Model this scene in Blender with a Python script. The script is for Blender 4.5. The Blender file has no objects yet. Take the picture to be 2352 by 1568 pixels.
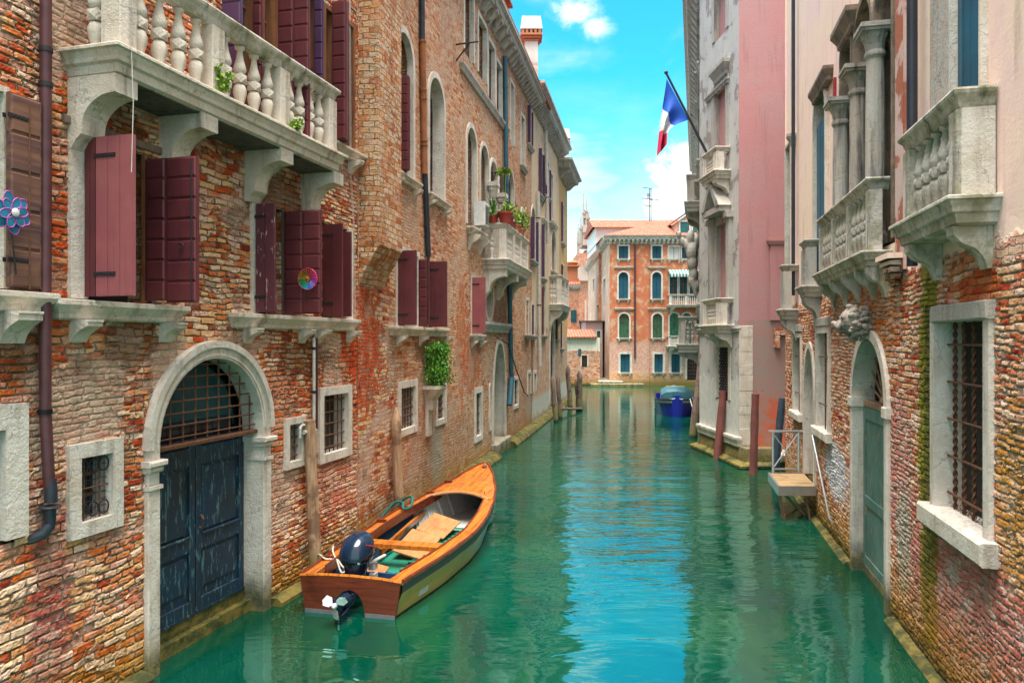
import bpy, math, random
from mathutils import Vector, Matrix
from mathutils.geometry import tessellate_polygon
random.seed(7)
F=1700.0; CX=1176.0; HY=782.0; H=3.4     # lens and eye height the survey of the place was worked out with
SC=bpy.context.scene; COL=SC.collection
PI=math.pi; R=math.radians
MW={}                                     # world matrices of linked objects
def V(*a): return Vector(a)

class Wall:
    """facade frame: x runs to the right seen from the water, +y goes into the building, z is up"""
    def __init__(s,ox,oy,ex,ey):
        l=math.hypot(ex,ey); s.ox,s.oy,s.ex,s.ey=ox,oy,ex/l,ey/l
        s.mx,s.my=-s.ey,s.ex; s.holes=[]
        s.M=Matrix(((s.ex,s.mx,0,ox),(s.ey,s.my,0,oy),(0,0,1,0),(0,0,0,1)))
    def x(s,u,y=0.0):
        k=(u-CX)/F
        return (k*(s.oy+y*s.my)-(s.ox+y*s.mx))/(s.ex-k*s.ey)
    def y(s,u,x):
        k=(u-CX)/F
        return (k*(s.oy+x*s.ey)-(s.ox+x*s.ex))/(s.mx-k*s.my)
    def z(s,v,x,y=0.0):
        Y=s.oy+x*s.ey+y*s.my
        return H-(v-HY)*Y/F
    def op(s,u0,u1,vt,vb,ur=None,y=0.0):
        a,b=s.x(u0,y),s.x(u1,y)
        xr=(a+b)/2 if ur is None else s.x(ur,y)
        return min(a,b),max(a,b),s.z(vb,xr,y),s.z(vt,xr,y)
WI=Wall(0,0,1,0)

class MB:
    def __init__(s,T=None): s.v=[]; s.f=[]; s.T=T; s.m=[]; s.cm=0
    def add(s,vs,fs):
        o=len(s.v)
        for p in vs:
            p=Vector(p)
            s.v.append(s.T@p if s.T else p)
        for f in fs: s.f.append([o+i for i in f]); s.m.append(s.cm)
        return s
    def box(s,x0,x1,y0,y1,z0,z1):
        if x0>x1:x0,x1=x1,x0
        if y0>y1:y0,y1=y1,y0
        if z0>z1:z0,z1=z1,z0
        return s.add([(x0,y0,z0),(x1,y0,z0),(x1,y1,z0),(x0,y1,z0),(x0,y0,z1),(x1,y0,z1),(x1,y1,z1),(x0,y1,z1)],
          [(0,3,2,1),(4,5,6,7),(0,1,5,4),(1,2,6,5),(2,3,7,6),(3,0,4,7)])
    def bbox(s,x0,x1,y0,y1,z0,z1,b=.01):
        """box with its front (-y) edges bevelled"""
        return s.add([(x0,y1,z0),(x1,y1,z0),(x1,y1,z1),(x0,y1,z1),(x0,y0+b,z0),(x1,y0+b,z0),(x1,y0+b,z1),(x0,y0+b,z1),
          (x0+b,y0,z0+b),(x1-b,y0,z0+b),(x1-b,y0,z1-b),(x0+b,y0,z1-b)],
          [(0,3,2,1),(0,1,5,4),(1,2,6,5),(2,3,7,6),(3,0,4,7),(4,5,9,8),(5,6,10,9),(6,7,11,10),(7,4,8,11),(8,9,10,11)])
    def loft(s,rings,cap=True,closed=True):
        n=len(rings[0]); vs=[p for r in rings for p in r]; fs=[]
        for i in range(len(rings)-1):
            for j in range(n if closed else n-1):
                k=(j+1)%n
                fs.append((i*n+j,i*n+k,(i+1)*n+k,(i+1)*n+j))
        if cap and closed:
            fs.append(tuple(range(n))[::-1]); fs.append(tuple((len(rings)-1)*n+j for j in range(n)))
        return s.add(vs,fs)
    def prism(s,prof,x0,x1):
        """(y,z) profile extruded along x"""
        return s.loft([[(x0,p[0],p[1]) for p in prof],[(x1,p[0],p[1]) for p in prof]])
    def plate(s,poly,y0,y1):
        """(x,z) outline extruded from y0 to y1"""
        n=len(poly); a=[(p[0],y0,p[1]) for p in poly]; b=[(p[0],y1,p[1]) for p in poly]
        tr=tessellate_polygon([[V(p[0],p[1],0) for p in poly]])
        fs=[tuple(t) for t in tr]+[tuple(n+i for i in t[::-1]) for t in tr]
        fs+=[(i,(i+1)%n,n+(i+1)%n,n+i) for i in range(n)]
        return s.add(a+b,fs)
    def ring(s,out,inn,y0,y1,closed=False):
        n=len(out); vs=[]
        for y in (y0,y1):
            vs+=[(p[0],y,p[1]) for p in out]; vs+=[(p[0],y,p[1]) for p in inn]
        fs=[]; m=n if closed else n-1
        for i in range(m):
            j=(i+1)%n
            fs+=[(i,j,n+j,n+i),(2*n+i,3*n+i,3*n+j,2*n+j),(i,2*n+i,2*n+j,j),(n+i,n+j,3*n+j,3*n+i)]
        if not closed: fs+=[(0,n,3*n,2*n),(n-1,3*n-1,4*n-1,2*n-1)]
        return s.add(vs,fs)
    def sweep(s,prof,x0,x1,yf,yb,closed=False):
        """profile (offset,z) taken round three sides with mitred corners; open profiles get a top and a bottom"""
        rs=[]
        for o,z in prof: rs.append([(x0-o,yb,z),(x0-o,yf-o,z),(x1+o,yf-o,z),(x1+o,yb,z)])
        n=len(rs); fs=[]; vs=[p for r in rs for p in r]
        for i in range(n if closed else n-1):
            k=(i+1)%n
            for j in range(3): fs.append((i*4+j,i*4+j+1,k*4+j+1,k*4+j))
        if closed:
            fs.append(tuple(i*4 for i in range(n))); fs.append(tuple(i*4+3 for i in range(n))[::-1])
        else:
            fs+= [(0,1,2,3),tuple((n-1)*4+j for j in (3,2,1,0))]
            fs.append(tuple(i*4 for i in range(n))+tuple(i*4+3 for i in range(n))[::-1])
        return s.add(vs,fs)
    def tube(s,pts,r,seg=8,cap=True):
        pts=[Vector(p) for p in pts]; rr=r if isinstance(r,(list,tuple)) else [r]*len(pts)
        rings=[]; up=None
        for i,p in enumerate(pts):
            d=(pts[min(i+1,len(pts)-1)]-pts[max(i-1,0)]).normalized()
            if up is None: up=V(0,0,1) if abs(d.z)<.9 else V(1,0,0)
            a=d.cross(up).normalized(); b=a.cross(d).normalized(); up=b
            rings.append([p+(a*math.cos(t)+b*math.sin(t))*rr[i] for t in [2*PI*k/seg for k in range(seg)]])
        return s.loft(rings,cap)
    def lathe(s,prof,c=(0,0,0),seg=14):
        c=Vector(c)
        return s.loft([[c+V(r*math.cos(t),r*math.sin(t),z) for t in [2*PI*k/seg for k in range(seg)]] for r,z in prof])
    def ball(s,c,r,seg=10,n=6,sc=(1,1,1)):
        c=Vector(c)
        return s.loft([[c+V(r*sc[0]*math.sin(a)*math.cos(t),r*sc[1]*math.sin(a)*math.sin(t),r*sc[2]*math.cos(a)) for t in [2*PI*k/seg for k in range(seg)]]
             for a in [PI-(.06+(PI-.12)*i/n) for i in range(n+1)]])
    def mesh(s,name,mat,smooth=False):
        me=bpy.data.meshes.new(name)
        me.from_pydata([tuple(v) for v in s.v],[],s.f)
        mats=mat if isinstance(mat,(list,tuple)) else [mat]
        for m in mats: me.materials.append(m)
        uvl=me.uv_layers.new(name='UVMap'); vs=me.vertices
        for p in me.polygons:
            p.material_index=s.m[p.index]
            n=p.normal; ax=(abs(n.x),abs(n.y),abs(n.z)); 
            for li in p.loop_indices:
                c=vs[me.loops[li].vertex_index].co
                if ax[2]>.75: uvl.data[li].uv=(c.x,c.y)
                elif ax[0]>ax[1]: uvl.data[li].uv=(c.y+.37,c.z)
                else: uvl.data[li].uv=(c.x,c.z)
            if smooth: p.use_smooth=True
        me.validate()
        return me
    def build(s,name,mat,parent=None,W=None,smooth=False,M=None,**k):
        me=s.mesh(name,mat,smooth)
        if smooth:
            import bmesh
            bm=bmesh.new(); bm.from_mesh(me); bmesh.ops.recalc_face_normals(bm,faces=bm.faces)
            for e in bm.edges:
                if len(e.link_faces)==2 and e.calc_face_angle(0)>.7: e.smooth=False
            bm.to_mesh(me); bm.free()
        return place(me,name,parent,(W.M if W else (M or Matrix())),**k)
def place(me,name,parent=None,M=None,label=None,cat=None,group=None,kind=None):
    o=bpy.data.objects.new(name,me); COL.objects.link(o); M=M or Matrix(); MW[o]=M
    if parent is not None:
        o.parent=parent; o.matrix_basis=MW[parent].inverted()@M
    else: o.matrix_basis=M
    if label:o['label']=label
    if cat:o['category']=cat
    if group:o['group']=group
    if kind:o['kind']=kind
    return o
def thing(name,label,cat,loc=(0,0,0),rz=0,group=None,kind=None):
    M=Matrix.Translation(loc)@Matrix.Rotation(rz,4,'Z')
    return place(None,name,None,M,label,cat,group,kind)

# ---------------------------------------------------------------- node helpers
class NB:
    def __init__(s,t): s.t=t
    def n(s,typ,ins=None,**pr):
        nd=s.t.nodes.new(typ)
        for k,v in pr.items(): setattr(nd,k,v)
        for k,v in (ins or {}).items():
            if isinstance(v,bpy.types.NodeSocket): s.t.links.new(v,nd.inputs[k])
            else: nd.inputs[k].default_value=v
        return nd
    def m(s,op,a,b=0.0,c=None,clamp=False):
        d={0:a,1:b}
        if c is not None:d[2]=c
        return s.n('ShaderNodeMath',d,operation=op,use_clamp=clamp).outputs[0]
    def mix(s,f,a,b,bl='MIX'):
        def c(x): return (x[0],x[1],x[2],1) if isinstance(x,tuple) and len(x)==3 else x
        return s.n('ShaderNodeMix',{0:f,6:c(a),7:c(b)},data_type='RGBA',blend_type=bl,clamp_factor=True).outputs[2]
    def ss(s,x,a,b):
        return s.n('ShaderNodeMapRange',{0:x,1:a,2:b,3:0.0,4:1.0},interpolation_type='SMOOTHSTEP').outputs[0]
    def noise(s,vec,scale,detail=4,rough=.55,dist=0.0,out=0):
        return s.n('ShaderNodeTexNoise',{'Vector':vec,'Scale':scale,'Detail':detail,'Roughness':rough,'Distortion':dist}).outputs[out]
    def vm(s,op,a,b):
        return s.n('ShaderNodeVectorMath',{0:a,1:b},operation=op).outputs[0]
    def ramp(s,f,cs,interp='LINEAR'):
        nd=s.n('ShaderNodeValToRGB',{0:f}); r=nd.color_ramp; r.interpolation=interp
        while len(r.elements)<len(cs): r.elements.new(.5)
        for e,(p,c) in zip(r.elements,cs): e.position=p; e.color=(c[0],c[1],c[2],1)
        return nd.outputs[0]
    def uv(s): return s.n('ShaderNodeTexCoord').outputs['UV']
    def sep(s,v): return s.n('ShaderNodeSeparateXYZ',{0:v}).outputs
def newmat(name):
    m=bpy.data.materials.new(name); m.use_nodes=True; m.node_tree.nodes.clear(); return m,NB(m.node_tree)
def finish(b,color,rough=.8,bump=None,bs=.5,bd=.01,metal=0.0,spec=.4,**kw):
    ins={'Base Color':(color+(1,)) if isinstance(color,tuple) and len(color)==3 else color,'Roughness':rough,'Metallic':metal,'Specular IOR Level':spec}
    if bump is not None:
        ins['Normal']=b.n('ShaderNodeBump',{'Strength':bs,'Distance':bd,'Height':bump}).outputs[0]
    ins.update(kw)
    p=b.n('ShaderNodeBsdfPrincipled',ins)
    b.n('ShaderNodeOutputMaterial',{0:p.outputs[0]})

def brick_mat(name,cols,mortar,bw=.25,rh=.072,algae=.55,smears=(),patches=(),zones=(),bump=1.0,tint=None,wob=1.0,streak=.35,sat=1.05,val_=1.14,disp=False):
    """smears: (colour, threshold, noise scale, strength)  patches: (cx,cz,rx,rz,colour,strength,'over'|'tint')
       zones: (z,colour,noise colour) plaster above z"""
    m,b=newmat(name); uv=b.uv()
    sx,sz,_=b.sep(uv)
    n1=b.noise(uv,1.3,2,out=1); n2=b.noise(uv,9,3,out=1)
    d=b.vm('ADD',b.vm('MULTIPLY',b.vm('SUBTRACT',n1,(.5,.5,.5)),(.10*wob,.11*wob,0)),b.vm('MULTIPLY',b.vm('SUBTRACT',n2,(.5,.5,.5)),(.05*wob,.028*wob,0)))
    p=b.vm('ADD',uv,d)
    bt=b.n('ShaderNodeTexBrick',{'Vector':p,'Color1':(0,0,0,1),'Color2':(1,1,1,1),'Mortar':(.5,.5,.5,1),'Scale':1.0,'Mortar Size':.009,'Mortar Smooth':.55,'Bias':0.0,'Brick Width':bw,'Row Height':rh})
    rnd=bt.outputs[0]; mf=bt.outputs[1]
    bt2=b.n('ShaderNodeTexBrick',{'Vector':b.vm('ADD',p,(.13,.04,0)),'Color1':(0,0,0,1),'Color2':(1,1,1,1),'Mortar':(.5,.5,.5,1),'Scale':1.0,'Mortar Size':.011,'Mortar Smooth':.6,'Bias':0.0,'Brick Width':bw*.68,'Row Height':rh*.82},squash=1.25,squash_frequency=3)
    mk=b.ss(b.noise(b.vm('ADD',uv,(7,3,0)),.8,4,.6,.4),.51,.525)
    rnd=b.mix(mk,rnd,bt2.outputs[0]); mf=b.mix(mk,mf,bt2.outputs[1])
    fine=b.noise(uv,28,5,.65); mid=b.noise(uv,4.5,4,.6); big=b.noise(uv,.55,4,.6)
    # a per-brick value pushed about by the larger noise so that areas of a wall differ
    val=b.m('ADD',b.m('MULTIPLY',rnd,.85),b.m('MULTIPLY',b.m('SUBTRACT',big,.5),.9))
    val=b.m('ADD',val,b.m('MULTIPLY',b.m('SUBTRACT',fine,.5),.45),clamp=True)
    c=b.ramp(val,cols)
    for q in patches:
        if q[6]=='tint': c=b.mix(b.m('MULTIPLY',_pm(b,uv,mid,q),q[5]),c,b.mix(rnd,q[4],tuple(x*.62 for x in q[4])))
    if patches or True:
        c=b.mix(b.m('MULTIPLY',b.ss(mid,.48,.66),.5),c,(.66,.47,.36))      # lime bloom on the brick faces
    c=b.mix(b.m('MULTIPLY',mf,.9),c,b.mix(b.ss(b.noise(uv,6.5,5,.65),.38,.62),mortar,tuple(x*.33 for x in mortar)))
    c=b.mix(b.m('MULTIPLY',b.ss(fine,.52,.70),.55),c,(.13,.06,.035))
    flat=None
    for col,th,sc,st in smears:
        k=b.m('MULTIPLY',b.ss(b.noise(b.vm('ADD',uv,(th*31,th*17,0)),sc,6,.62,.3),th,th+.07),st)
        c=b.mix(k,c,b.mix(fine,col,tuple(x*.7 for x in col)))
        flat=k if flat is None else b.m('MAXIMUM',flat,k)
    for q in patches:
        if q[6]!='tint':
            k=b.m('MULTIPLY',_pm(b,uv,mid,q),q[5]); c=b.mix(k,c,b.mix(mid,q[4],tuple(x*.75 for x in q[4])))
    zf=None
    for z0,ca,cb in zones:
        k=b.ss(b.m('ADD',sz,b.m('MULTIPLY',b.m('SUBTRACT',mid,.5),.35)),z0-.03,z0+.03)
        pl=b.mix(b.ss(big,.35,.65),ca,cb); pl=b.mix(b.m('MULTIPLY',b.ss(mid,.55,.75),.35),pl,tuple(x*.72 for x in ca))
        c=b.mix(k,c,pl); zf=k
    # rain streaks and grime
    st=b.noise(b.vm('MULTIPLY',uv,(5.0,.55,1)),1.0,5,.6)
    c=b.mix(b.m('MULTIPLY',b.ss(st,.52,.78),streak),c,(.13,.10,.085))
    if algae:
        a=b.m('SUBTRACT',1.0,b.ss(b.m('ADD',sz,b.m('MULTIPLY',b.m('SUBTRACT',mid,.5),.6)),algae*.25,algae*1.6))
        c=b.mix(b.m('MULTIPLY',a,.62),c,b.mix(mid,(.30,.20,.04),(.33,.17,.05)))
        a2=b.m('SUBTRACT',1.0,b.ss(b.m('ADD',sz,b.m('MULTIPLY',b.m('SUBTRACT',mid,.5),.3)),.04,algae*.5))
        c=b.mix(b.m('MULTIPLY',a2,.9),c,b.mix(fine,(.035,.05,.012),(.10,.09,.02)))
    gone=b.m('MULTIPLY',b.ss(b.m('ADD',rnd,b.m('MULTIPLY',b.m('SUBTRACT',mid,.5),.5)),.90,.94),b.m('SUBTRACT',1.0,mf))
    hgt=b.m('MULTIPLY',b.m('SUBTRACT',1.0,mf),b.m('ADD',.75,b.m('MULTIPLY',rnd,.5)))
    hgt=b.m('SUBTRACT',hgt,b.m('MULTIPLY',gone,1.3))
    if flat is not None: hgt=b.m('MULTIPLY',hgt,b.m('SUBTRACT',1.0,b.m('MULTIPLY',flat,.75)))
    if zf is not None: hgt=b.m('MULTIPLY',hgt,b.m('SUBTRACT',1.0,zf))
    q_=b.m('SUBTRACT',1.0,b.m('MULTIPLY',zf,.85)) if zf is not None else 1.0
    hgt=b.m('ADD',hgt,b.m('MULTIPLY',b.m('MULTIPLY',fine,q_),.95)); hgt=b.m('ADD',hgt,b.m('MULTIPLY',b.m('MULTIPLY',mid,q_),.8))
    c=b.n('ShaderNodeHueSaturation',{'Saturation':sat,'Value':val_,'Color':c}).outputs[0]
    c=b.n('ShaderNodeBrightContrast',{0:c,1:-.015,2:.08}).outputs[0]; c=b.mix(1.0,c,(.012,.008,.006),'LIGHTEN')
    if tint: c=b.mix(1.0,c,tint,'MULTIPLY')
    finish(b,c,.88,hgt,min(1.0,bump),.022 if disp else .034)
    if disp:
        out=[n for n in m.node_tree.nodes if n.type=='OUTPUT_MATERIAL'][0]
        dn=b.n('ShaderNodeDisplacement',{'Height':hgt,'Midlevel':2.35,'Scale':.017}); m.node_tree.links.new(dn.outputs[0],out.inputs['Displacement']); m.displacement_method='DISPLACEMENT'
    return m
def _pm(b,uv,nz,q):
    v=b.vm('DIVIDE',b.vm('SUBTRACT',uv,(q[0],q[1],0)),(q[2],q[3],1))
    l=b.n('ShaderNodeVectorMath',{0:v},operation='LENGTH').outputs['Value']
    l=b.m('ADD',l,b.m('MULTIPLY',b.m('SUBTRACT',nz,.5),1.7))
    return b.m('SUBTRACT',1.0,b.ss(l,.75,1.05))

def stone_mat(name,base=(.62,.58,.50),dark=(.16,.14,.12),stain=.5,moss=0.0,rough=.75,warm=(.46,.34,.22)):
    m,b=newmat(name); tc=b.n('ShaderNodeTexCoord').outputs['Object']
    n1=b.noise(tc,3.5,6,.65); n2=b.noise(tc,22,5,.7); st=b.noise(b.vm('MULTIPLY',tc,(6,6,.7)),1.0,5,.62)
    c=b.mix(b.ss(n1,.35,.7),base,warm); c=b.mix(.55,c,base)
    c=b.mix(b.m('MULTIPLY',b.ss(n2,.45,.8),.45),c,tuple(x*.6 for x in base))
    c=b.mix(b.m('MULTIPLY',b.ss(st,.50,.72),stain),c,dark)
    pit=b.noise(tc,46,3,.6); c=b.mix(b.m('MULTIPLY',b.ss(pit,.6,.7),.28),c,tuple(x*.35 for x in base))
    vv=b.n('ShaderNodeTexVoronoi',{'Vector':b.vm('ADD',tc,b.vm('MULTIPLY',b.noise(tc,3,4,out=1),(.5,.5,.5))),'Scale':1.6},feature='DISTANCE_TO_EDGE').outputs[0]
    crk=b.m('SUBTRACT',1.0,b.ss(vv,.0,.012)); c=b.mix(b.m('MULTIPLY',crk,.55),c,tuple(x*.3 for x in base))
    if moss:
        nz=b.sep(b.n('ShaderNodeNewGeometry').outputs['Normal'])[2]
        c=b.mix(b.m('MULTIPLY',b.ss(n1,.42,.6),moss),c,(.10,.13,.02))
    z=b.sep(b.n('ShaderNodeNewGeometry').outputs['Position'])[2]
    a=b.m('SUBTRACT',1.0,b.ss(b.m('ADD',z,b.m('MULTIPLY',b.m('SUBTRACT',n1,.5),.5)),.1,.62))
    c=b.mix(b.m('MULTIPLY',a,.93),c,b.mix(b.ss(b.m('ADD',b.m('MULTIPLY',n1,.7),b.m('MULTIPLY',n2,.3)),.42,.6),(.03,.04,.008),(.20,.15,.03)))
    finish(b,c,rough,b.m('SUBTRACT',b.m('ADD',n2,b.m('MULTIPLY',n1,.6)),b.m('MULTIPLY',pit,.5)),.8,.014)
    return m
def paint_mat(name,col,col2=None,wear=0.0,wearcol=(.35,.27,.2),rough=.5,grain=True,bumpd=.004):
    m,b=newmat(name); tc=b.n('ShaderNodeTexCoord').outputs['Object']
    col2=col2 or tuple(x*.6 for x in col)
    g=b.noise(b.vm('MULTIPLY',tc,(14,14,1.1)),1.5,5,.6); n1=b.noise(tc,2.2,4,.6)
    c=b.mix(b.ss(n1,.3,.7),col,col2); c=b.mix(b.m('MULTIPLY',b.ss(g,.5,.75),.35),c,tuple(x*.45 for x in col))
    if wear:
        w=b.noise(b.vm('MULTIPLY',tc,(16,16,3.0)),1.6,6,.7)
        c=b.mix(b.ss(w,.72-wear*.3,.75-wear*.3),c,wearcol)
    finish(b,c,rough,g,.4,bumpd)
    return m
def wood_mat(name,col,col2,rough=.7,scale=1.0,axis=2,coat=0.0,seam=0):
    m,b=newmat(name); tc=b.n('ShaderNodeTexCoord').outputs['Object']
    sc=[14*scale]*3; sc[axis]=1.0*scale
    g=b.noise(b.vm('MULTIPLY',tc,tuple(sc)),1.3,6,.65,.6); n1=b.noise(tc,2.5*scale,4,.6)
    c=b.mix(b.ss(g,.3,.7),col,col2); c=b.mix(b.m('MULTIPLY',b.ss(n1,.5,.7),.5),c,tuple(x*.4 for x in col2))
    if seam:
        fr=b.m('ABSOLUTE',b.m('SUBTRACT',b.m('FRACT',b.m('ADD',b.m('MULTIPLY',b.sep(tc)[1],seam),.5)),.5)); c=b.mix(b.m('MULTIPLY',b.m('SUBTRACT',1.0,b.ss(fr,.02,.05)),.75),c,tuple(x*.2 for x in col2))
        w=b.noise(tc,5,6,.7,.8); c=b.mix(b.m('MULTIPLY',b.ss(w,.56,.66),.55),c,(.14,.045,.015)); rough=b.m('ADD',rough,b.m('MULTIPLY',b.ss(w,.4,.7),.35))
    finish(b,c,rough,g,.5,.006,**({'Coat Weight':coat,'Coat Roughness':.15} if coat else {}))
    return m
def plain(name,col,rough=.6,metal=0.0,var=.35,scale=12,bd=.003,spec=.4):
    m,b=newmat(name); tc=b.n('ShaderNodeTexCoord').outputs['Object']
    n=b.noise(tc,scale,5,.6); c=b.mix(b.m('MULTIPLY',b.ss(n,.35,.7),var),col,tuple(x*.45 for x in col))
    finish(b,c,rough,n,.4,bd,metal,spec)
    return m
def plaster_mat(name,a,c2,a3,spots=.5,zones=(),algae=.5,scale=.8):
    """a main coat, c2 faded coat, a3 what shows where it has come off; zones (ztop, colour) bare below"""
    m,b=newmat(name); uv=b.uv(); sx,sz,_=b.sep(uv)
    n0=b.noise(uv,scale,6,.62,.4); n1=b.noise(uv,scale*4,5,.62); n2=b.noise(uv,24,5,.65); st=b.noise(b.vm('MULTIPLY',uv,(4.5,.5,1)),1.0,5,.6)
    c=b.mix(b.ss(n0,.35,.65),a,c2); c=b.mix(b.ss(b.m('ADD',n0,b.m('MULTIPLY',n1,.3)),.82-spots*.25,.86-spots*.25),c,a3)
    c=b.mix(b.m('MULTIPLY',b.ss(n2,.4,.75),.28),c,tuple(x*.6 for x in a))
    c=b.mix(b.m('MULTIPLY',b.ss(st,.52,.76),.35),c,tuple(x*.35 for x in c2))
    for zt,col,col3 in zones:
        k=b.m('SUBTRACT',1.0,b.ss(b.m('ADD',sz,b.m('MULTIPLY',b.m('SUBTRACT',n1,.5),1.3)),zt-.05,zt+.05))
        c=b.mix(k,c,b.mix(b.ss(n1,.4,.6),col,col3))
    if algae:
        k=b.m('SUBTRACT',1.0,b.ss(b.m('ADD',sz,b.m('MULTIPLY',b.m('SUBTRACT',n1,.5),.6)),.1,algae))
        c=b.mix(b.m('MULTIPLY',k,.9),c,b.mix(n2,(.05,.05,.01),(.33,.25,.03)))
    finish(b,c,.88,b.m('ADD',n2,n1),.5,.012)
    return m
def tile_mat(name,col=(.55,.20,.12)):
    m,b=newmat(name); uv=b.n('ShaderNodeTexCoord').outputs['Object']
    sx,sy,sz=b.sep(uv)
    w=b.m('SINE',b.m('MULTIPLY',sx,28.0)); r=b.m('SINE',b.m('MULTIPLY',sy,18.0)); n=b.noise(uv,5,5)
    c=b.mix(b.ss(n,.35,.65),col,(.50,.19,.12)); c=b.mix(b.m('MULTIPLY',b.ss(w,-.2,-.9),.6),c,(.12,.05,.03))
    finish(b,c,.85,b.m('ADD',w,b.m('MULTIPLY',r,.3)),.9,.05)
    return m
SKYH=.5; SKYS=1.2; SKYT=(.17,.90,.93,1); CLV=4.8; SKYSTR=.13; SUNE=5.0; SUNA=45; EXPO=1.45
# ---------------------------------------------------------------- materials
BR=[(0,(.28,.07,.045)),(.2,(.56,.13,.06)),(.36,(.64,.28,.14)),(.5,(.74,.48,.26)),(.66,(.76,.55,.42)),(.84,(.62,.32,.25)),(1,(.38,.15,.12))]
BR2=[(0,(.40,.13,.06)),(.25,(.55,.27,.14)),(.5,(.60,.38,.23)),(.75,(.62,.45,.32)),(1,(.50,.27,.19))]
BRR=[(0,(.36,.07,.05)),(.3,(.46,.13,.08)),(.55,(.50,.22,.15)),(.8,(.56,.33,.25)),(1,(.60,.42,.34))]
S=lambda *c:c
m_brickA=None
M={}
M['stone']=stone_mat('istrian_stone',(.70,.63,.54),(.12,.085,.06),.6)
M['algae']=stone_mat('algae_stone',(.04,.045,.02),(.02,.03,.01),.8,0,.7,(.14,.11,.04))
M['farstone']=stone_mat('distant_stone',(.40,.33,.30),(.15,.12,.10),.4)
M['ledge']=stone_mat('mossy_ledge_stone',(.20,.16,.08),(.03,.03,.015),.6,0,.8,(.22,.15,.04))
M['stone_w']=stone_mat('pale_stone',(.72,.67,.60),(.16,.12,.09),.5)
M['stone_g']=stone_mat('grey_stone',(.44,.43,.40),(.06,.06,.065),.75)
M['stone_blk']=stone_mat('blackened_stone',(.38,.34,.30),(.03,.03,.035),.95)
M['stone_moss']=stone_mat('mossy_stone',(.62,.58,.52),(.045,.04,.03),.9,.5)
M['stone_dk']=stone_mat('dark_brown_stone',(.17,.13,.10),(.02,.02,.02),.8)  # dark tone carries the shade of the loggia recesses; hoods share it
M['soffit']=stone_mat('shaded_soffit_stone',(.07,.055,.045),(.01,.01,.01),.9,0,.9,(.2,.16,.12))  # shade under the balcony put into the stone colour
M['maroon']=paint_mat('maroon_paint',(.14,.028,.032),(.095,.02,.026),.0)
M['maroon_l']=paint_mat('pinkish_maroon_paint',(.33,.105,.105),(.28,.075,.09),.0)
M['maroon_w']=paint_mat('flaking_maroon_paint',(.13,.035,.05),(.10,.028,.042),.38,(.55,.42,.4))
M['brownsh']=wood_mat('weathered_brown_wood',(.24,.11,.065),(.05,.025,.035),.75,.5,0)
M['teal']=paint_mat('teal_paint',(.01,.10,.16),(.01,.07,.11))
M['tealg']=paint_mat('green_teal_paint',(.02,.14,.14),(.02,.10,.11))
M['purple']=paint_mat('purple_paint',(.09,.04,.10),(.07,.03,.08))
M['doorblue']=paint_mat('worn_navy_paint',(.008,.030,.060),(.016,.022,.03),.52,(.07,.15,.17),.5)
M['doorgreen']=paint_mat('flaking_green_paint',(.10,.20,.17),(.06,.13,.11),.42,(.36,.24,.10),.7)
M['glass']=plain('dark_glass',(.015,.022,.028),.12,0,.6,3,.001,.6)
M['glass_t']=plain('teal_glass',(.015,.09,.11),.25,0,.7,2,.001,.5)
M['glass_g']=plain('green_glass',(.05,.22,.12),.2,0,.8,5,.001,.5)
M['dark']=plain('dark_interior',(.02,.016,.014),.9)
M['rust']=plain('rusty_iron',(.17,.075,.04),.75,.25,.9,30)
M['iron']=plain('dark_iron',(.035,.03,.035),.6,.4,.5,20)
M['steel']=plain('brushed_steel',(.55,.57,.58),.35,.8,.3,10)
M['pipe']=plain('brown_downpipe_paint',(.11,.04,.045),.42,.1,.6,5)
M['pipeb']=plain('black_downpipe_paint',(.03,.035,.05),.45,.1,.6,5)
M['piper']=plain('rusty_downpipe',(.34,.12,.045),.7,.1,.95,4)
M['pipet']=plain('blue_downpipe_paint',(.04,.13,.18),.5,.1,.5,5)
M['pipew']=plain('white_pipe',(.62,.60,.55),.5,0,.4,9)
M['post']=wood_mat('weathered_post',(.38,.25,.16),(.22,.13,.08),.8)
M['postd']=wood_mat('dark_post',(.24,.17,.13),(.12,.085,.07),.85)
M['postr']=plain('maroon_mooring_pole',(.22,.07,.06),.6,0,.5,4)
M['postn']=plain('navy_mooring_pole',(.045,.07,.10),.55,0,.6,4)
M['tile']=tile_mat('roof_tile',(.40,.09,.045))
M['leaf']=plain('leaf_green',(.07,.22,.02),.5,0,.8,9)
M['leafy']=plain('yellow_green_leaf',(.22,.36,.03),.5,0,.8,9)
M['pot']=plain('red_plastic_pot',(.40,.05,.04),.5)
M['terra']=plain('terracotta',(.45,.16,.08),.8)
M['white']=plain('white_paint',(.72,.72,.70),.5,0,.3)
M['framebr']=wood_mat('brown_window_wood',(.30,.12,.05),(.16,.06,.03),.6)
M['chim']=plaster_mat('chimney_plaster',(.66,.63,.58),(.55,.50,.46),(.45,.35,.28),.3,(),0)
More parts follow.
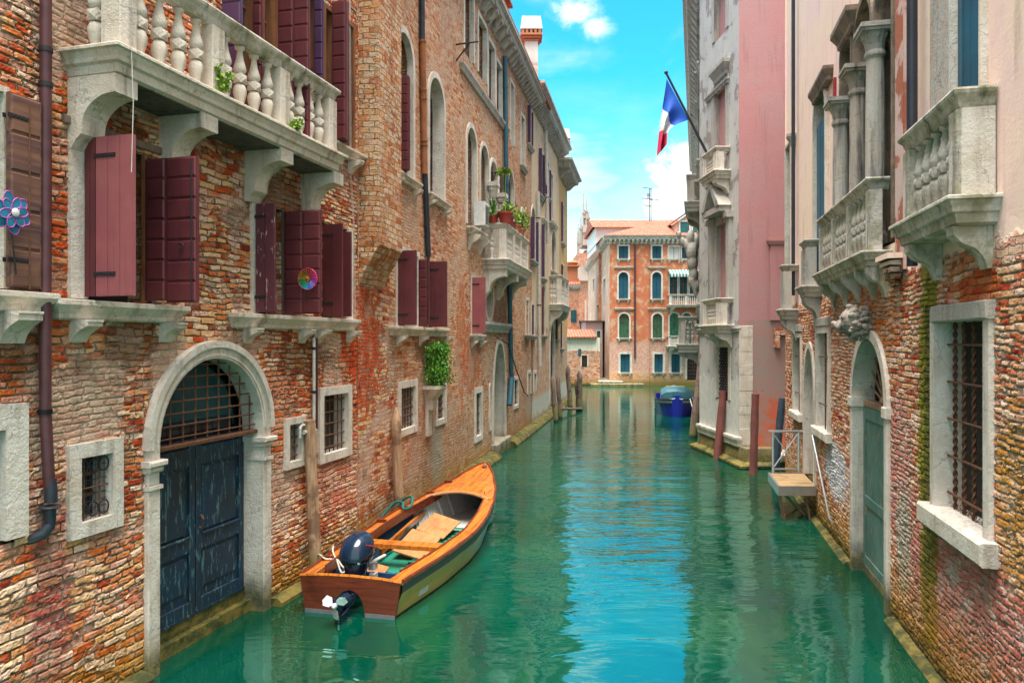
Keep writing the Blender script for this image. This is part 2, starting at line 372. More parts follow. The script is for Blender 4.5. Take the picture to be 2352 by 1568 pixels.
# ---------------------------------------------------------------- facade components
def outline(kind,x0,x1,z0,z1,n=10):
    w=x1-x0; cx=(x0+x1)/2
    if kind=='rect': return [(x0,z0),(x0,z1),(x1,z1),(x1,z0)]
    if kind=='oval':
        return [(cx-w/2*math.cos(t),(z0+z1)/2+(z1-z0)/2*math.sin(t)) for t in [2*PI*i/24 for i in range(24)]]
    if kind=='round':
        r=w/2; zs=z1-r
        return [(x0,z0)]+[(cx-r*math.cos(t),zs+r*math.sin(t)) for t in [PI*i/(2*n) for i in range(2*n+1)]]+[(x1,z0)]
    if kind=='gothic':
        h=w*.98; zs=z1-h; pts=[]
        for i in range(n+1):
            t=i/n; pts.append((x0+w/2*(t**1.7 if t<1 else 1), zs+h*math.sin(t*PI/2)**.9))
        return [(x0,z0)]+pts+[(2*cx-p[0],p[1]) for p in pts[::-1][1:]]+[(x1,z0)]
def zrange(kind,x0,x1,z0,z1,x):
    """opening height at x"""
    o=outline(kind,x0,x1,z0,z1,14); zs=[]
    for i in range(len(o)):
        a,b=o[i],o[(i+1)%len(o)]
        if (a[0]-x)*(b[0]-x)<=0 and a[0]!=b[0]: zs.append(a[1]+(b[1]-a[1])*(x-a[0])/(b[0]-a[0]))
    return (min(zs),max(zs)) if zs else (z0,z1)
def xrange_(kind,x0,x1,z0,z1,z):
    o=outline(kind,x0,x1,z0,z1,14); xs=[]
    for i in range(len(o)):
        a,b=o[i],o[(i+1)%len(o)]
        if (a[1]-z)*(b[1]-z)<=0 and a[1]!=b[1]: xs.append(a[0]+(b[0]-a[0])*(z-a[1])/(b[1]-a[1]))
    return (min(xs),max(xs)) if len(xs)>1 else (x0,x1)
def grow(kind,x0,x1,z0,z1,g,gb=0.0): return (kind,x0-g,x1+g,z0-gb,z1+g)

SILLP=[(0.0,0),(.03,.015),(.035,.05),(.09,.10),(.12,.125),(.12,.165),(.10,.17)]
def sill_mb(x0,x1,z,ext=.2,h=.17,k=1.0):
    """z is the top of the sill; moulded front and ends"""
    mb=MB(); p=[(o*ext*5*k*.75,z-h+q*h/.17) for o,q in SILLP]
    return mb.sweep(p,x0,x1,-.05,.06)
def bracket_mb(x,w,z,h,d,style='curl'):
    """small stone corbel under a sill; z is its top"""
    if style=='curl':
        pr=[(.02,z-h),(-.01,z-h)]+[(-d*(.12+.88*(i/6)**1.6),z-h+h*(i/6)**.7*.72) for i in range(1,7)]+[(-d,z-.02),(-d*1.06,z-.02),(-d*1.06,z),(.02,z)]
    elif style=='quarter':     # concave quarter with a little foot, thick square bracket
        pr=[(.02,z-h),(-.05*d,z-h),(-.14*d,z-h*.88),(-.26*d,z-h*.80),(-.27*d,z-h*.72)]
        for i in range(0,9):
            t=i/8*PI/2; pr.append((-d*(.27+.66*(1-math.cos(t))),z-h*(.70-.44*math.sin(t))))
        pr+=[(-d*.97,z-h*.26),(-d*.97,z),(.02,z)]
    else:                      # double scroll
        pr=[(.02,z-h),(-.08*d,z-h)]
        for i in range(13):
            t=i/12; pr.append((-d*(.08+.9*t),z-h*(1-.80*t**.62)+h*.06*math.sin(t*2*PI)))
        pr+=[(-d,z),(.02,z)]
    mb=MB(); mb.prism(pr,x-w/2,x+w/2); return mb
def bars_mb(kind,x0,x1,z0,z1,nv,nh,r=.011,y=.0,twist=False,ztopoff=0):
    mb=MB(); w=x1-x0
    for i in range(nv):
        x=x0+w*(i+.5)/nv; a,b=zrange(kind,x0,x1,z0,z1,x)
        mb.tube([(x,y,a-.01),(x,y,b+.01)],r,6)
    for j in range(nh):
        z=z0+(z1-z0)*(j+.5)/nh; a,b=xrange_(kind,x0,x1,z0,z1,z)
        mb.tube([(a-.01,y-r,z),(b+.01,y-r,z)],r*.95,6)
        if nv*nh<70:
            for i in range(nv):
                x=x0+w*(i+.5)/nv
                if a<x<b: mb.ball((x,y-r*.6,z),r*1.75,6,4)
    return mb
def shutter_mb(P,Q,z0,z1,style='plank',n=7,t=.035,cols=1):
    P=V(P[0],P[1],0); Q=V(Q[0],Q[1],0); d=(Q-P); L=d.length; d.normalize(); q=V(-d.y,d.x,0)
    T=Matrix(((d.x,q.x,0,P.x),(d.y,q.y,0,P.y),(0,0,1,0),(0,0,0,1)))
    mb=MB(T); mb.box(0,L,-t/2,t/2,z0,z1)
    if style=='panel':
        hh=(z1-z0)/n; g=.012
        for s in (-1,1):
            for c in range(cols):
                for i in range(n):
                    xa=L*c/cols+g; xb=L*(c+1)/cols-g; za=z0+hh*i+g*.7; zb=z0+hh*(i+1)-g*.7; y0=s*t/2; y1=s*(t/2+.011)
                    b=.012
                    vs=[(xa,y0,za),(xb,y0,za),(xb,y0,zb),(xa,y0,zb),(xa+b,y1,za+b),(xb-b,y1,za+b),(xb-b,y1,zb-b),(xa+b,y1,zb-b)]
                    mb.add(vs,[(0,1,5,4),(1,2,6,5),(2,3,7,6),(3,0,4,7),(4,5,6,7)])
    elif style=='plank':
        k=max(2,int(round(L/.14)))
        for s in (-1,1):
            for i in range(k):
                xa=L*i/k+.0025; xb=L*(i+1)/k-.0025
                mb.box(xa,xb,s*t/2,s*(t/2+.006),z0+.004,z1-.004)
    return mb
def hinges_mb(P,Q,z0,z1,t=.035,f=.55):
    P=V(P[0],P[1],0); Q=V(Q[0],Q[1],0); d=(Q-P); L=d.length; d.normalize(); q=V(-d.y,d.x,0)
    T=Matrix(((d.x,q.x,0,P.x),(d.y,q.y,0,P.y),(0,0,1,0),(0,0,0,1))); mb=MB(T)
    for z in (z0+(z1-z0)*.14,z1-(z1-z0)*.12):
        for s in (-1,1):
            mb.box(-.02,L*f,s*(t/2+.004),s*(t/2+.013),z-.018,z+.018); 
            for i in range(4): mb.ball((L*f*(i+.7)/4.4,s*(t/2+.014),z),.008,6,4)
    return mb

def win(root,W,x0,x1,z0,z1,kind='rect',fw=.1,proud=.03,depth=.22,glass='glass',fmat='stone',sill=None,smat=None,bars=None,bmat='rust',
        shut=(),bottom=False,name='window',mull=0,bar_y=.04,woodf=None,label=None,lintel=None,fwb=None,hood=None,hole=True,panez=None,fd=None):
    fd=fd or depth-.03
    fm=M[fmat]
    o=outline(kind,x0,x1,z0,z1)
    if hole: W.holes.append(outline(*grow(kind,x0,x1,z0,z1,fw*.5 if fw else 0,fw*.4 if (bottom and fw) else (0.04 if kind!='oval' else fw*.5))))
    pz=z0-.02
    mb=MB().plate(outline(*grow(kind,x0,x1,z0,z1,.02,.02)),depth-.03,depth)
    if mull:
        wm=.035
        for i in range(1,mull):
            x=x0+(x1-x0)*i/mull; a,b=zrange(kind,x0,x1,z0,z1,x); mb.cm=1; mb.box(x-wm/2,x+wm/2,depth-.06,depth-.028,a,b)
        for j in (1,2):
            z=z0+(z1-z0)*j/3; a,b=xrange_(kind,x0,x1,z0,z1,z); mb.box(a,b,depth-.058,depth-.028,z-.014,z+.014)
        mb.cm=0
    p=mb.build(name,[M[glass],M[woodf or 'framebr']],root,W,label=label)
    if fw:
        if bottom or kind=='oval':
            k2=grow(kind,x0,x1,z0,z1,fw,fwb or fw)
            MB().ring(outline(*k2),o,-proud,fd,True).build('frame',fm,p,W)
        else:
            MB().ring(outline(*grow(kind,x0,x1,z0,z1,fw)),o,-proud,fd).build('frame',fm,p,W)
        if lintel:
            MB().bbox(x0-fw*1.2,x1+fw*1.2,-proud-.012,.05,z1+.005,z1+lintel).build('lintel',M['stone_g'],p,W)
    if hood:
        sill_mb(x0-fw-.04,x1+fw+.04,z1+fw+hood,.16,hood).build('hood',fm,p,W)
    if sill:
        e,h,sx,br,bh=(list(sill)+[.1,0,0])[:5] if len(sill)<5 else sill
        s=sill_mb(x0-sx,x1+sx,z0,e,h).build('sill',M[smat or fmat],p,W)
        for i in range(br):
            xx=x0-sx+.1+(x1-x0+2*sx-.2)*i/max(1,br-1)
            bracket_mb(xx,.11,z0-h+.003,bh,e*.9).build('bracket',M[smat or fmat],p,W)
    if bars:
        bars_mb(kind,x0,x1,z0,z1,bars[0],bars[1],bars[2] if len(bars)>2 else .011,bar_y).build('grille',M[bmat],p,W)
    for sh in shut:
        addshut(p,W,*sh)
    return p
def addshut(p,W,P,Q,z0,z1,style='plank',mat='maroon',n=7,cols=1,hinge=True,name='shutter',label=None):
    s=shutter_mb(P,Q,z0,z1,style,n,.035,cols)
    if hinge:
        h=hinges_mb(P,Q,z0,z1); k=len(s.v); s.v+=h.v; s.f+=[[k+i for i in f] for f in h.f]; s.m+=[1]*len(h.f)
    return s.build(name,[M[mat],M['iron']],p,W,label=label)
def perp(W,ur,uo,y0=-.03):
    """a leaf standing square to the wall: hinge seen at ur, free edge at uo"""
    x=W.x(ur,y0); return (x,y0),(x,W.y(uo,x))

def facade(root,W,x0,x1,z0,z1,mat,name='wall',thick=.3,back=7.0,holes=None,sides=(True,True),label=None,dense=None):
    if dense: return dense_facade(root,W,x0,x1,z0,z1,mat,name,thick,back,dense)
    mb=MB(); hs=[h for h in (W.holes if holes is None else holes) if x0<sum(q[0] for q in h)/len(h)<x1]
    # a grid of strips keeps the triangles well shaped
    loops=[[V(x0,z0,0),V(x1,z0,0),V(x1,z1,0),V(x0,z1,0)]]+[[V(a,b,0) for a,b in h] for h in hs]
    flat=[q for l in loops for q in l]; tr=tessellate_polygon(loops)
    vs=[(q.x,0,q.y) for q in flat]; fs=[]
    for t in tr:
        a,b,c=[flat[i] for i in t]
        if (b-a).cross(c-a).z<0: t=(t[0],t[2],t[1])
        fs.append(tuple(t))
    mb.add(vs,fs)
    for h in hs:
        n=len(h); v2=[(a,0,b) for a,b in h]+[(a,thick,b) for a,b in h]
        mb.add(v2,[(i,(i+1)%n,n+(i+1)%n,n+i) for i in range(n)])
    mb.add([(x0,0,z0),(x1,0,z0),(x1,0,z1),(x0,0,z1),(x0,back,z0),(x1,back,z0),(x1,back,z1),(x0,back,z1)],
       [f for f,k in (((0,3,7,4),sides[0]),((1,5,6,2),sides[1]),((3,2,6,7),True),((4,7,6,5),True)) if k])
    return mb.build(name,mat,root,W,label=label)

def dense_facade(root,W,x0,x1,z0,z1,mat,name,thick,back,dense):
    """as facade(), with the part near the eye meshed finely so that the joints between the bricks are real hollows"""
    import numpy as np
    xa,xb,za,zb,st=dense; mb=MB()
    def patch(a,b,c,d,hs):
        loops=[[V(a,c,0),V(b,c,0),V(b,d,0),V(a,d,0)]]+[[V(p,q,0) for p,q in h] for h in hs]; flat=[q for l in loops for q in l]; fs=[]
        for t in tessellate_polygon(loops):
            p,q,r=[flat[i] for i in t]
            fs.append((t[0],t[2],t[1]) if (q-p).cross(r-p).z<0 else tuple(t))
        mb.add([(q.x,0,q.y) for q in flat],fs)
    H_=[(h,[p[0] for p in h],[p[1] for p in h]) for h in W.holes]
    up=[h for h,X,Z in H_ if min(Z)>zb and max(X)<x1+.01]
    if xa>x0: patch(x0,xa,z0,z1,[])
    if xb<x1: patch(xb,x1,z0,z1,[])
    patch(xa,xb,zb,z1,up); patch(xa,xb,z0,za,[])
    nx=int((xb-xa)/st); nz=int((zb-za)/st); X=np.linspace(xa,xb,nx+1); Z=np.linspace(za,zb,nz+1)
    cx,cz=np.meshgrid((X[1:]+X[:-1])/2,(Z[1:]+Z[:-1])/2); keep=np.ones(cx.shape,bool)
    for h,hx,hz in H_:
        if min(hz)>zb: continue
        ins=np.zeros(cx.shape,bool); n=len(h)
        for i in range(n):
            ax,az=h[i]; bx,bz=h[(i+1)%n]
            if az==bz: continue
            c=((az>cz)!=(bz>cz))&(cx<(bx-ax)*(cz-az)/(bz-az)+ax); ins^=c
        keep&=~ins
    jj,ii=np.nonzero(keep); k=len(mb.v); w=nx+1
    gx,gz=np.meshgrid(X,Z); vs=[(a,0.0,c) for a,c in zip(gx.ravel().tolist(),gz.ravel().tolist())]
    q0=k+jj*w+ii; quads=np.stack([q0,q0+1,q0+w+1,q0+w],1).tolist()
    for h,hx,hz in H_:
        if not (x0<sum(hx)/len(hx)<x1): continue
        n=len(h); mb.add([(a,.03,b) for a,b in h]+[(a,thick,b) for a,b in h],[(i,(i+1)%n,n+(i+1)%n,n+i) for i in range(n)])
    k2=len(mb.v)
    mb.add([(x0,0,z0),(x1,0,z0),(x1,0,z1),(x0,0,z1),(x0,back,z0),(x1,back,z0),(x1,back,z1),(x0,back,z1)],[(0,3,7,4),(1,5,6,2),(3,2,6,7),(4,7,6,5)])
    kk=len(mb.v)-k; allv=[tuple(v) for v in mb.v]+vs; off=len(mb.v)-k
    quads=(np.array(quads)+off).tolist()
    me=bpy.data.meshes.new(name); me.from_pydata(allv,[],[list(f) for f in mb.f]+quads); me.materials.append(mat)
    uvl=me.uv_layers.new(name='UVMap'); nl=len(me.loops); li=np.empty(nl,np.int32); me.loops.foreach_get('vertex_index',li)
    co=np.array(allv,np.float32)[li]; fn=np.empty(len(me.polygons)*3,np.float32); me.polygons.foreach_get('normal',fn); fn=np.abs(fn.reshape(-1,3))
    lt=np.empty(len(me.polygons),np.int32); me.polygons.foreach_get('loop_total',lt); fl=np.repeat(fn,lt,axis=0)
    uv=np.stack([co[:,0],co[:,2]],1); s1=(fl[:,0]>fl[:,1])&(fl[:,2]<=.75); uv[s1]=np.stack([co[s1,1]+.37,co[s1,2]],1); s2=fl[:,2]>.75; uv[s2]=co[s2][:,:2]
    uvl.data.foreach_set('uv',uv.astype(np.float32).ravel())
    return place(me,name,root,W.M)
# balusters: one mesh per style, linked
BALA=[(0,.062),(.03,.062),(.045,.038),(.12,.045),(.25,.068),(.34,.072),(.40,.05),(.43,.036),(.45,.05)]
BALM={}
def baluster_mesh(style,h,r,mat):
    key=(style,round(h,3),r,mat)
    if key in BALM: return BALM[key]
    mb=MB(); k=r/.072
    low=[(z*h,q*k) for z,q in [(0,.064),(.035,.064),(.05,.036),(.16,.046),(.27,.068),(.33,.072),(.38,.062),(.415,.036),(.43,.05),(.445,.05)]]
    up=[(z*h,q*k) for z,q in [(.555,.05),(.57,.05),(.585,.036),(.61,.056),(.66,.070),(.71,.064),(.82,.040),(.93,.034),(.945,.06),(1,.064)]]
    if style=='fat':
        low=[(z*h,q*k) for z,q in [(0,.05),(.03,.05),(.06,.034),(.15,.05),(.26,.070),(.33,.072),(.39,.055),(.42,.03)]]
        up=[(z*h,q*k) for z,q in [(.56,.03),(.58,.055),(.63,.070),(.68,.064),(.80,.040),(.93,.028),(.95,.05),(1,.055)]]
        mb.lathe([(q,z) for z,q in low],(0,0,0),14); mb.lathe([(q,z) for z,q in up],(0,0,0),14)
        a=.052*k; z0=.42*h; z1=.56*h; zc=(z0+z1)/2
        c=[(-a,-a),(a,-a),(a,a),(-a,a)]
        vs=[(x,y,z0) for x,y in c]+[(x,y,z1) for x,y in c]
        for sx,sy in ((0,-1),(1,0),(0,1),(-1,0)): vs.append((sx*a*1.45,sy*a*1.45,zc))
        fs=[(0,3,2,1),(4,5,6,7)]
        for i,(p,q) in enumerate(((0,1),(1,2),(2,3),(3,0))): fs+=[(p,q,8+i),(q,q+4,8+i),(q+4,p+4,8+i),(p+4,p,8+i)]
        mb.add(vs,fs)
    else:
        mb.lathe([(q,z) for z,q in low],(0,0,0),12); mb.lathe([(q,z) for z,q in up],(0,0,0),12)
        a=.05*k; mb.box(-a,a,-a,a,.44*h,.56*h)
    me=mb.mesh('baluster',M[mat],False)
    for p in me.polygons: p.use_smooth=(len(p.vertices)==4 and style!='x' and abs(p.normal.z)<.95)
    BALM[key]=me; return me
def balcony(root,W,x0,x1,depth,zs,zr,posts,nb,style='fat',mat='stone',rmat=None,br=(),brs='quarter',brh=.55,brw=.24,slabh=.24,r=.07,
            pw=.16,endn=1,rail_h=.15,over=.05,label=None,soff=None):
    """zs top of slab, zr top of handrail; posts: x centres along the front (ends included)"""
    p=MB()
    sp=[(-.05,zs-slabh),(-.01,zs-slabh+.02),(0.0,zs-slabh*.62),(.03,zs-slabh*.55),(.035,zs-slabh*.40),(over*1.2,zs-slabh*.18),(over*1.7,zs-slabh*.14),(over*1.7,zs-.01),(over*1.5,zs)]
    p.sweep(sp,x0,x1,-depth,.15)
    part=p.build('balcony',M[mat],root,W,label=label)
    if soff: MB().box(x0+.03,x1-.03,-depth+.05,.05,zs-slabh-.012,zs-slabh-.002).build('soffit',M['soffit'],part,W)  # dark sheet paints the shade below the slab
    rp=[(-.10,zr-rail_h),(.0-.02,zr-rail_h),(.0,zr-rail_h*.8),(.015,zr-rail_h*.5),(over,zr-rail_h*.28),(over*1.15,zr-.02),(over,zr),(-.10,zr)]
    q=MB(); q.sweep(rp,x0+.04,x1-.04,-depth+.04,.02,True)
    q.build('handrail',M[rmat or mat],part,W)
    zt=zr-rail_h+.004; yc=-depth+.04+pw/2-.02
    pm=MB().bbox(-pw/2,pw/2,-pw/2,pw/2,0,zt-zs,.006).mesh('post',M[mat])
    bm=baluster_mesh(style,zt-zs,r,mat)
    for x in posts: place(pm,'post',part,W.M@Matrix.Translation((x,yc,zs-.002)))
    for i in range(len(posts)-1):
        n=nb[i] if isinstance(nb,(list,tuple)) else nb
        a=posts[i]+pw/2; b=posts[i+1]-pw/2
        for j in range(n):
            place(bm,'baluster',part,W.M@Matrix.Translation((a+(b-a)*(j+.5)/n,yc,zs)))
    for xe in (posts[0],posts[-1]):
        for j in range(endn):
            yy=yc+pw/2+(-yc-pw/2)*(j+.5)/endn
            place(bm,'baluster',part,W.M@Matrix.Translation((xe,yy,zs)))
    for x in br:
        bracket_mb(x,brw,zs-slabh+.003,brh,depth*.98,brs).build('bracket',M[mat],part,W)
    return part
def cornice(root,W,x0,x1,z,ov=.45,h=.5,n=20,mat='stone_g',name='cornice',mod=True,ret=0.0):
    mb=MB(); sp=[(0.0,z-h),(.04,z-h+.05),(.06,z-h*.55),(ov*.75,z-h*.5),(ov*.8,z-h*.25),(ov,z-h*.15),(ov,z)]
    sp=[(max(o,.0),q) for o,q in sp]
    mb.sweep(sp,x0,x1,-.0,.3)
    if mod:
        for i in range(n):
            x=x0+(x1-x0)*(i+.5)/n; w=(x1-x0)/n*.42
            mb.prism([(.0,z-h*1.12),(-ov*.2,z-h*1.1),(-ov*.55,z-h*.75),(-ov*.72,z-h*.7),(-ov*.72,z-h*.48),(0,z-h*.48)],x-w/2,x+w/2)
    return mb.build(name,M[mat],root,W)
def roof(root,W,x0,x1,z,d,rise,ov=.5,mat='tile'):
    mb=MB(); mb.prism([(-ov,z),(-ov,z+.08),(d/2,z+rise),(d+ov,z+.08),(d+ov,z)],x0-.1,x1+.1)
    return mb.build('roof',M[mat],root,W)
def pipe(root,W,uvs,r,mat,rings=(),ring_mat='iron',name='drainpipe',y=-.07,seg=12,label=None):
    pts=[]
    for u,v in uvs:
        x=W.x(u,y); pts.append((x,y,W.z(v,x,y)))
    mb=MB().tube(pts,r,seg)
    for v in rings:
        for i in range(len(pts)-1):
            za,zb=pts[i][2],pts[i+1][2]; x=pts[i][0]; z=W.z(v,x,y)
            if zb<=z<=za:
                t=(za-z)/max(1e-6,za-zb); xx=pts[i][0]+(pts[i+1][0]-pts[i][0])*t
                mb.cm=1; mb.tube([(xx,y,z-.02),(xx,y,z+.02)],r*1.18,seg); mb.box(xx-.012,xx+.012,y,0.01,z-.01,z+.01); mb.cm=0
    return mb.build(name,[M[mat],M[ring_mat]],root,W,smooth=True,label=label)
def leaves(mb,pts,size,n,spread,droop=0.0,rnd=random):
    """n leaf blades scattered round each point"""
    for c in pts:
        c=Vector(c)
        for i in range(n):
            p=c+V(rnd.gauss(0,spread[0]),rnd.gauss(0,spread[1]),rnd.gauss(0,spread[2]))
            d=V(rnd.uniform(-1,1),rnd.uniform(-1,1),rnd.uniform(-1,.6)-droop).normalized(); s=size*rnd.uniform(.6,1.3)
            a=d.cross(V(rnd.uniform(-1,1),rnd.uniform(-1,1),.3)).normalized()*s*.28; n_=d.cross(a)*.15
            mb.add([p,p+d*s*.5+a+n_,p+d*s,p+d*s*.5-a+n_],[(0,1,2,3)])
# ================================================================ LEFT BANK
N=Wall(-3.099,9.475,.273,1); Mw=Wall(-2.460,11.815,.190,1); Fw=Wall(-.182,23.80,.1845,1)
# ---------------- building A: the old brick house with the long balcony
A=thing('brick_house','weathered brick house with long stone balcony, arched navy water door and maroon shutters','house',(-3.6,8.0,0),0)
zN=lambda u,v,y=0:N.z(v,N.x(u,y),y)
# left edge window with the folded-back brown shutter
x0,x1=N.x(-60),N.x(2); zt,zb=zN(30,222),zN(30,664)
w=win(A,N,x0-.5,x1,zb,zt,fw=.05,sill=None,fmat='stone')
xa,xb=N.x(2),N.x(76)
addshut(w,N,(xa,-.07),(xb,-.07),zb+.01,zt,'panel','brownsh',5,1,True)
sx0,sx1=N.x(-60),N.x(88)
sill_mb(sx0-.4,sx1,zb-.02,.2,.17).build('sill',M['stone'],w,N)
bracket_mb(N.x(26),.22,zb-.18,.26,.2).build('bracket',M['stone'],w,N)
MB().tube([(N.x(68,-.1),-.1,zb),(N.x(68,-.1),-.1,zt-.05)],.007,6).build('shutter_rod',M['rust'],w,N)
# lower left stone window
xa,xb=N.x(-60),N.x(8); z0,z1=zN(20,1238),zN(20,985)
win(A,N,xa-.3,xb,z0,z1,fw=N.x(60)-N.x(8),fmat='stone_w',bottom=False,depth=.25)
# window 1 (two leaves standing open)
x0,x1=N.x(199),N.x(345); z0,z1=3.775,5.25
P,Q=perp(N,199,308); P2,Q2=perp(N,337,455)
mid=(P2[0],P2[1]+(Q2[1]-P2[1])*.40)
w1=win(A,N,x0,x1,z0,z1,fw=.0,depth=.3,glass='dark',name='window')
mb=MB(); mb.box(x0-.19,x0-.002,-.02,.28,z0,z1+.05); mb.build('jamb',M['stone_w'],w1,N)
MB().box(x1+.002,x1+.07,-.015,.28,z0,z1).build('jamb',M['postd'],w1,N)
MB().bbox(x0-.25,x1+.2,-.025,.2,z1+.052,z1+.13).build('lintel',M['postd'],w1,N)
midn=(P[0],P[1]+(Q[1]-P[1])*.24)
addshut(w1,N,P,(midn[0],midn[1]+.004),z0+.02,z1-.03,'plank','maroon',7,1,False)
addshut(w1,N,midn,Q,z0+.02,z1-.03,'plank','maroon_l',7,1,True,label='pinkish maroon plank shutter leaf')  # lit look of this leaf is put into its lighter paint
addshut(w1,N,P2,(mid[0],mid[1]+.004),z0+.02,z1-.05,'panel','maroon',7,1,False)
addshut(w1,N,(mid[0]+.01,mid[1]),Q2,z0,z1-.05,'panel','maroon',7,1,False,label='grooved maroon shutter leaf with ring pull and bolt rod')
hw=MB(); xx=mid[0]-.03
yy=Q2[1]; k=(Q2[1]-mid[1])
hw.tube([(xx,Q2[1]-k*.14,z0+.03),(xx,Q2[1]-k*.14,z1-.08)],.008,6)
hw.tube([(xx-.015,mid[1]+k*.55+.028*math.cos(t),z0+.55+.028*math.sin(t)) for t in [2*PI*i/12 for i in range(13)]],.006,5)
hw.build('shutter_hardware',M['iron'],w1,N)
MB().box(x1-.10,x1-.06,-.02,.02,z0,z1).build('inner_frame',M['framebr'],w1,N)
sx0,sx1=N.x(168,-.2),N.x(436,-.2)
s1=sill_mb(sx0,sx1,3.76,.2,.18).build('sill',M['stone'],w1,N)
for u in (200,400): bracket_mb(N.x(u,-.1),.17,3.585,.2,.19).build('bracket',M['stone'],w1,N)
# double window 2
z0,z1=3.60,4.72; z0=zN(600,722); z1=zN(600,468)
x0,x1=N.x(590),N.x(790)
wa=win(A,N,N.x(590),N.x(652),z0,z1,fw=0,depth=.3,glass='dark')
MB().box(N.x(590)-.12,N.x(590)-.003,-.015,.26,z0,z1+.04).build('jamb',M['stone_w'],wa,N)
P,Q=perp(N,590,632); addshut(wa,N,P,Q,z0+.02,z1-.03,'plank','maroon_w',7,1,True,label='maroon shutter leaf with flaking paint')
P,Q=perp(N,655,738); addshut(wa,N,P,Q,z0+.02,z1-.02,'panel','maroon',7,2,False,label='grooved maroon shutter leaf behind the rainbow pinwheel')
PINW=(P,Q)
MB().box(N.x(652)+.003,N.x(652)+.07,-.015,.26,z0,z1).build('jamb',M['postd'],wa,N)
sill_mb(N.x(570,-.2),N.x(833,-.2)-.02,z0,.2,.18).build('sill',M['stone'],wa,N)
for u in (585,708,745,815): bracket_mb(N.x(u,-.1),.14,z0-.175,.19,.18).build('bracket',M['stone'],wa,N)
ux0,ux1=N.x(742),N.x(800)
wb=win(A,N,ux0,ux1,z0,z1,fw=0,depth=.3,glass='dark')
MB().box(ux1+.003,ux1+.14,-.015,.26,z0,z1+.04).build('jamb',M['stone_w'],wb,N)
P,Q=perp(N,742,787); addshut(wb,N,P,Q,z0+.02,z1-.04,'plank','maroon',7,1,True)
P,Q=(ux0+.33,-.04),(ux0+.33,-.28); addshut(wb,N,P,Q,z0+.03,z1-.1,'plank','maroon',7,1,False)
# arched water door
x0,x1=N.x(362),N.x(600); zi=3.20
arch=outline('round',x0,x1,-.5,zi,12)
N.holes.append(outline('round',x0-.1,x1+.1,-.55,zi+.1,12))
yd=.27; xd0,xd1=N.x(366,yd)-.05,N.x(550,yd)+.05
zg=2.27
door=MB(); door.box(x0+.01,x1-.01,yd,yd+.05,.30,zg-.06)
door.box(x0,x1,yd-.03,yd+.08,zg-.06,zg)     # transom
dr=door.build('door',M['doorblue'],A,N,label='peeling navy blue double door under the iron lunette')
xm=(x0+x1)/2-.02
for a,b in ((x0+.02,xm-.01),(xm+.01,x1-.02)):
    lf=MB(); t=.09
    lf.bbox(a,a+t,yd-.035,yd,.30,zg-.07,.006); lf.bbox(b-t,b,yd-.035,yd,.30,zg-.07,.006)
    for zz,hh in ((.30,.14),(1.0,.16),(1.98,.2)): lf.bbox(a+t+.001,b-t-.001,yd-.033,yd,zz,zz+hh,.006)
    for za,zb in ((.55,.96),(1.2,1.95)): lf.bbox(a+t+.05,b-t-.05,yd-.016,yd,za,zb,.014)
    lf.bbox(a+t,b-t,yd-.055,yd-.03,1.16,1.19,.008)
    lf.box(a,b,yd-.045,yd,.28,.305)
    lf.build('door_leaf',M['doorblue'],dr,N)
lk=MB().tube([(xm+.06,yd-.05,1.32),(xm+.06,yd-.09,1.35),(xm+.06,yd-.05,1.40)],.012,6); lk.ball((xm+.06,yd-.04,1.25),.02); lk.build('door_handle',M['rust'],dr,N)
mb=MB().box(x0,x1,.16,.6,-.6,.14); mb.box(x0,x1,.24,.6,.14,.28); mb.build('door_step',M['algae'],dr,N)
gl=MB().plate(outline('round',x0-.02,x1+.02,zg,zi+.02,12),yd+.10,yd+.13); lun=gl.build('lunette_window',M['glass'],A,N)
mb=MB(); zz=zg+.22
mb.plate([p for p in outline('round',x0+.1,x1-.1,zz,zi-.05,12)],yd+.06,yd+.08); mb.build('teal_pane',M['glass_t'],lun,N)  # teal glass pane behind the grille
g=bars_mb('round',x0,x1,zg+.02,zi,9,7,.010,.10); g.bbox(x0-.03,x1+.03,.05,.16,zg-.03,zg+.02); g.build('grille',M['rust'],lun,N)
# stone surround
sr=MB()
zc=2.16
def ringband(mb,r0,r1,y0,y1):
    cx=(x0+x1)/2; hw_=(x1-x0)/2; zs=zi-hw_
    o=[(cx-(hw_+r1)*math.cos(t),zs+(hw_+r1)*math.sin(t)) for t in [PI*i/28 for i in range(29)]]
    q=[(cx-(hw_+r0)*math.cos(t),zs+(hw_+r0)*math.sin(t)) for t in [PI*i/28 for i in range(29)]]
    mb.ring(o,q,y0,y1)
ringband(sr,0,.13,-.03,.27); ringband(sr,.125,.20,-.07,.05); ringband(sr,.03,.05,-.045,-.02)
sf=sr.build('door_arch',M['stone_w'],A,N,label='pale stone arch over the navy water door')
for a,b in ((x0-.17,x0),(x1,x1+.17)):
    zt2=zi-(x1-x0)/2+.01
    j=MB(); j.bbox(a,b,-.04,.27,-.6,zc-.26,.012); j.bbox(a+.004,b-.004,-.033,.27,zc-.22,zc-.09,.01)
    j.box(a-.012,b+.012,-.06,.27,zc-.262,zc-.222)
    j.bbox(a-.02,b+.02,-.075,.27,zc-.09,zc-.03,.02); j.bbox(a-.045,b+.045,-.1,.27,zc-.028,zc+.03,.012)
    j.box(a,b,-.03,.27,zc+.03,zt2)
    j.build('door_pilaster',M['stone_w'],A,N)
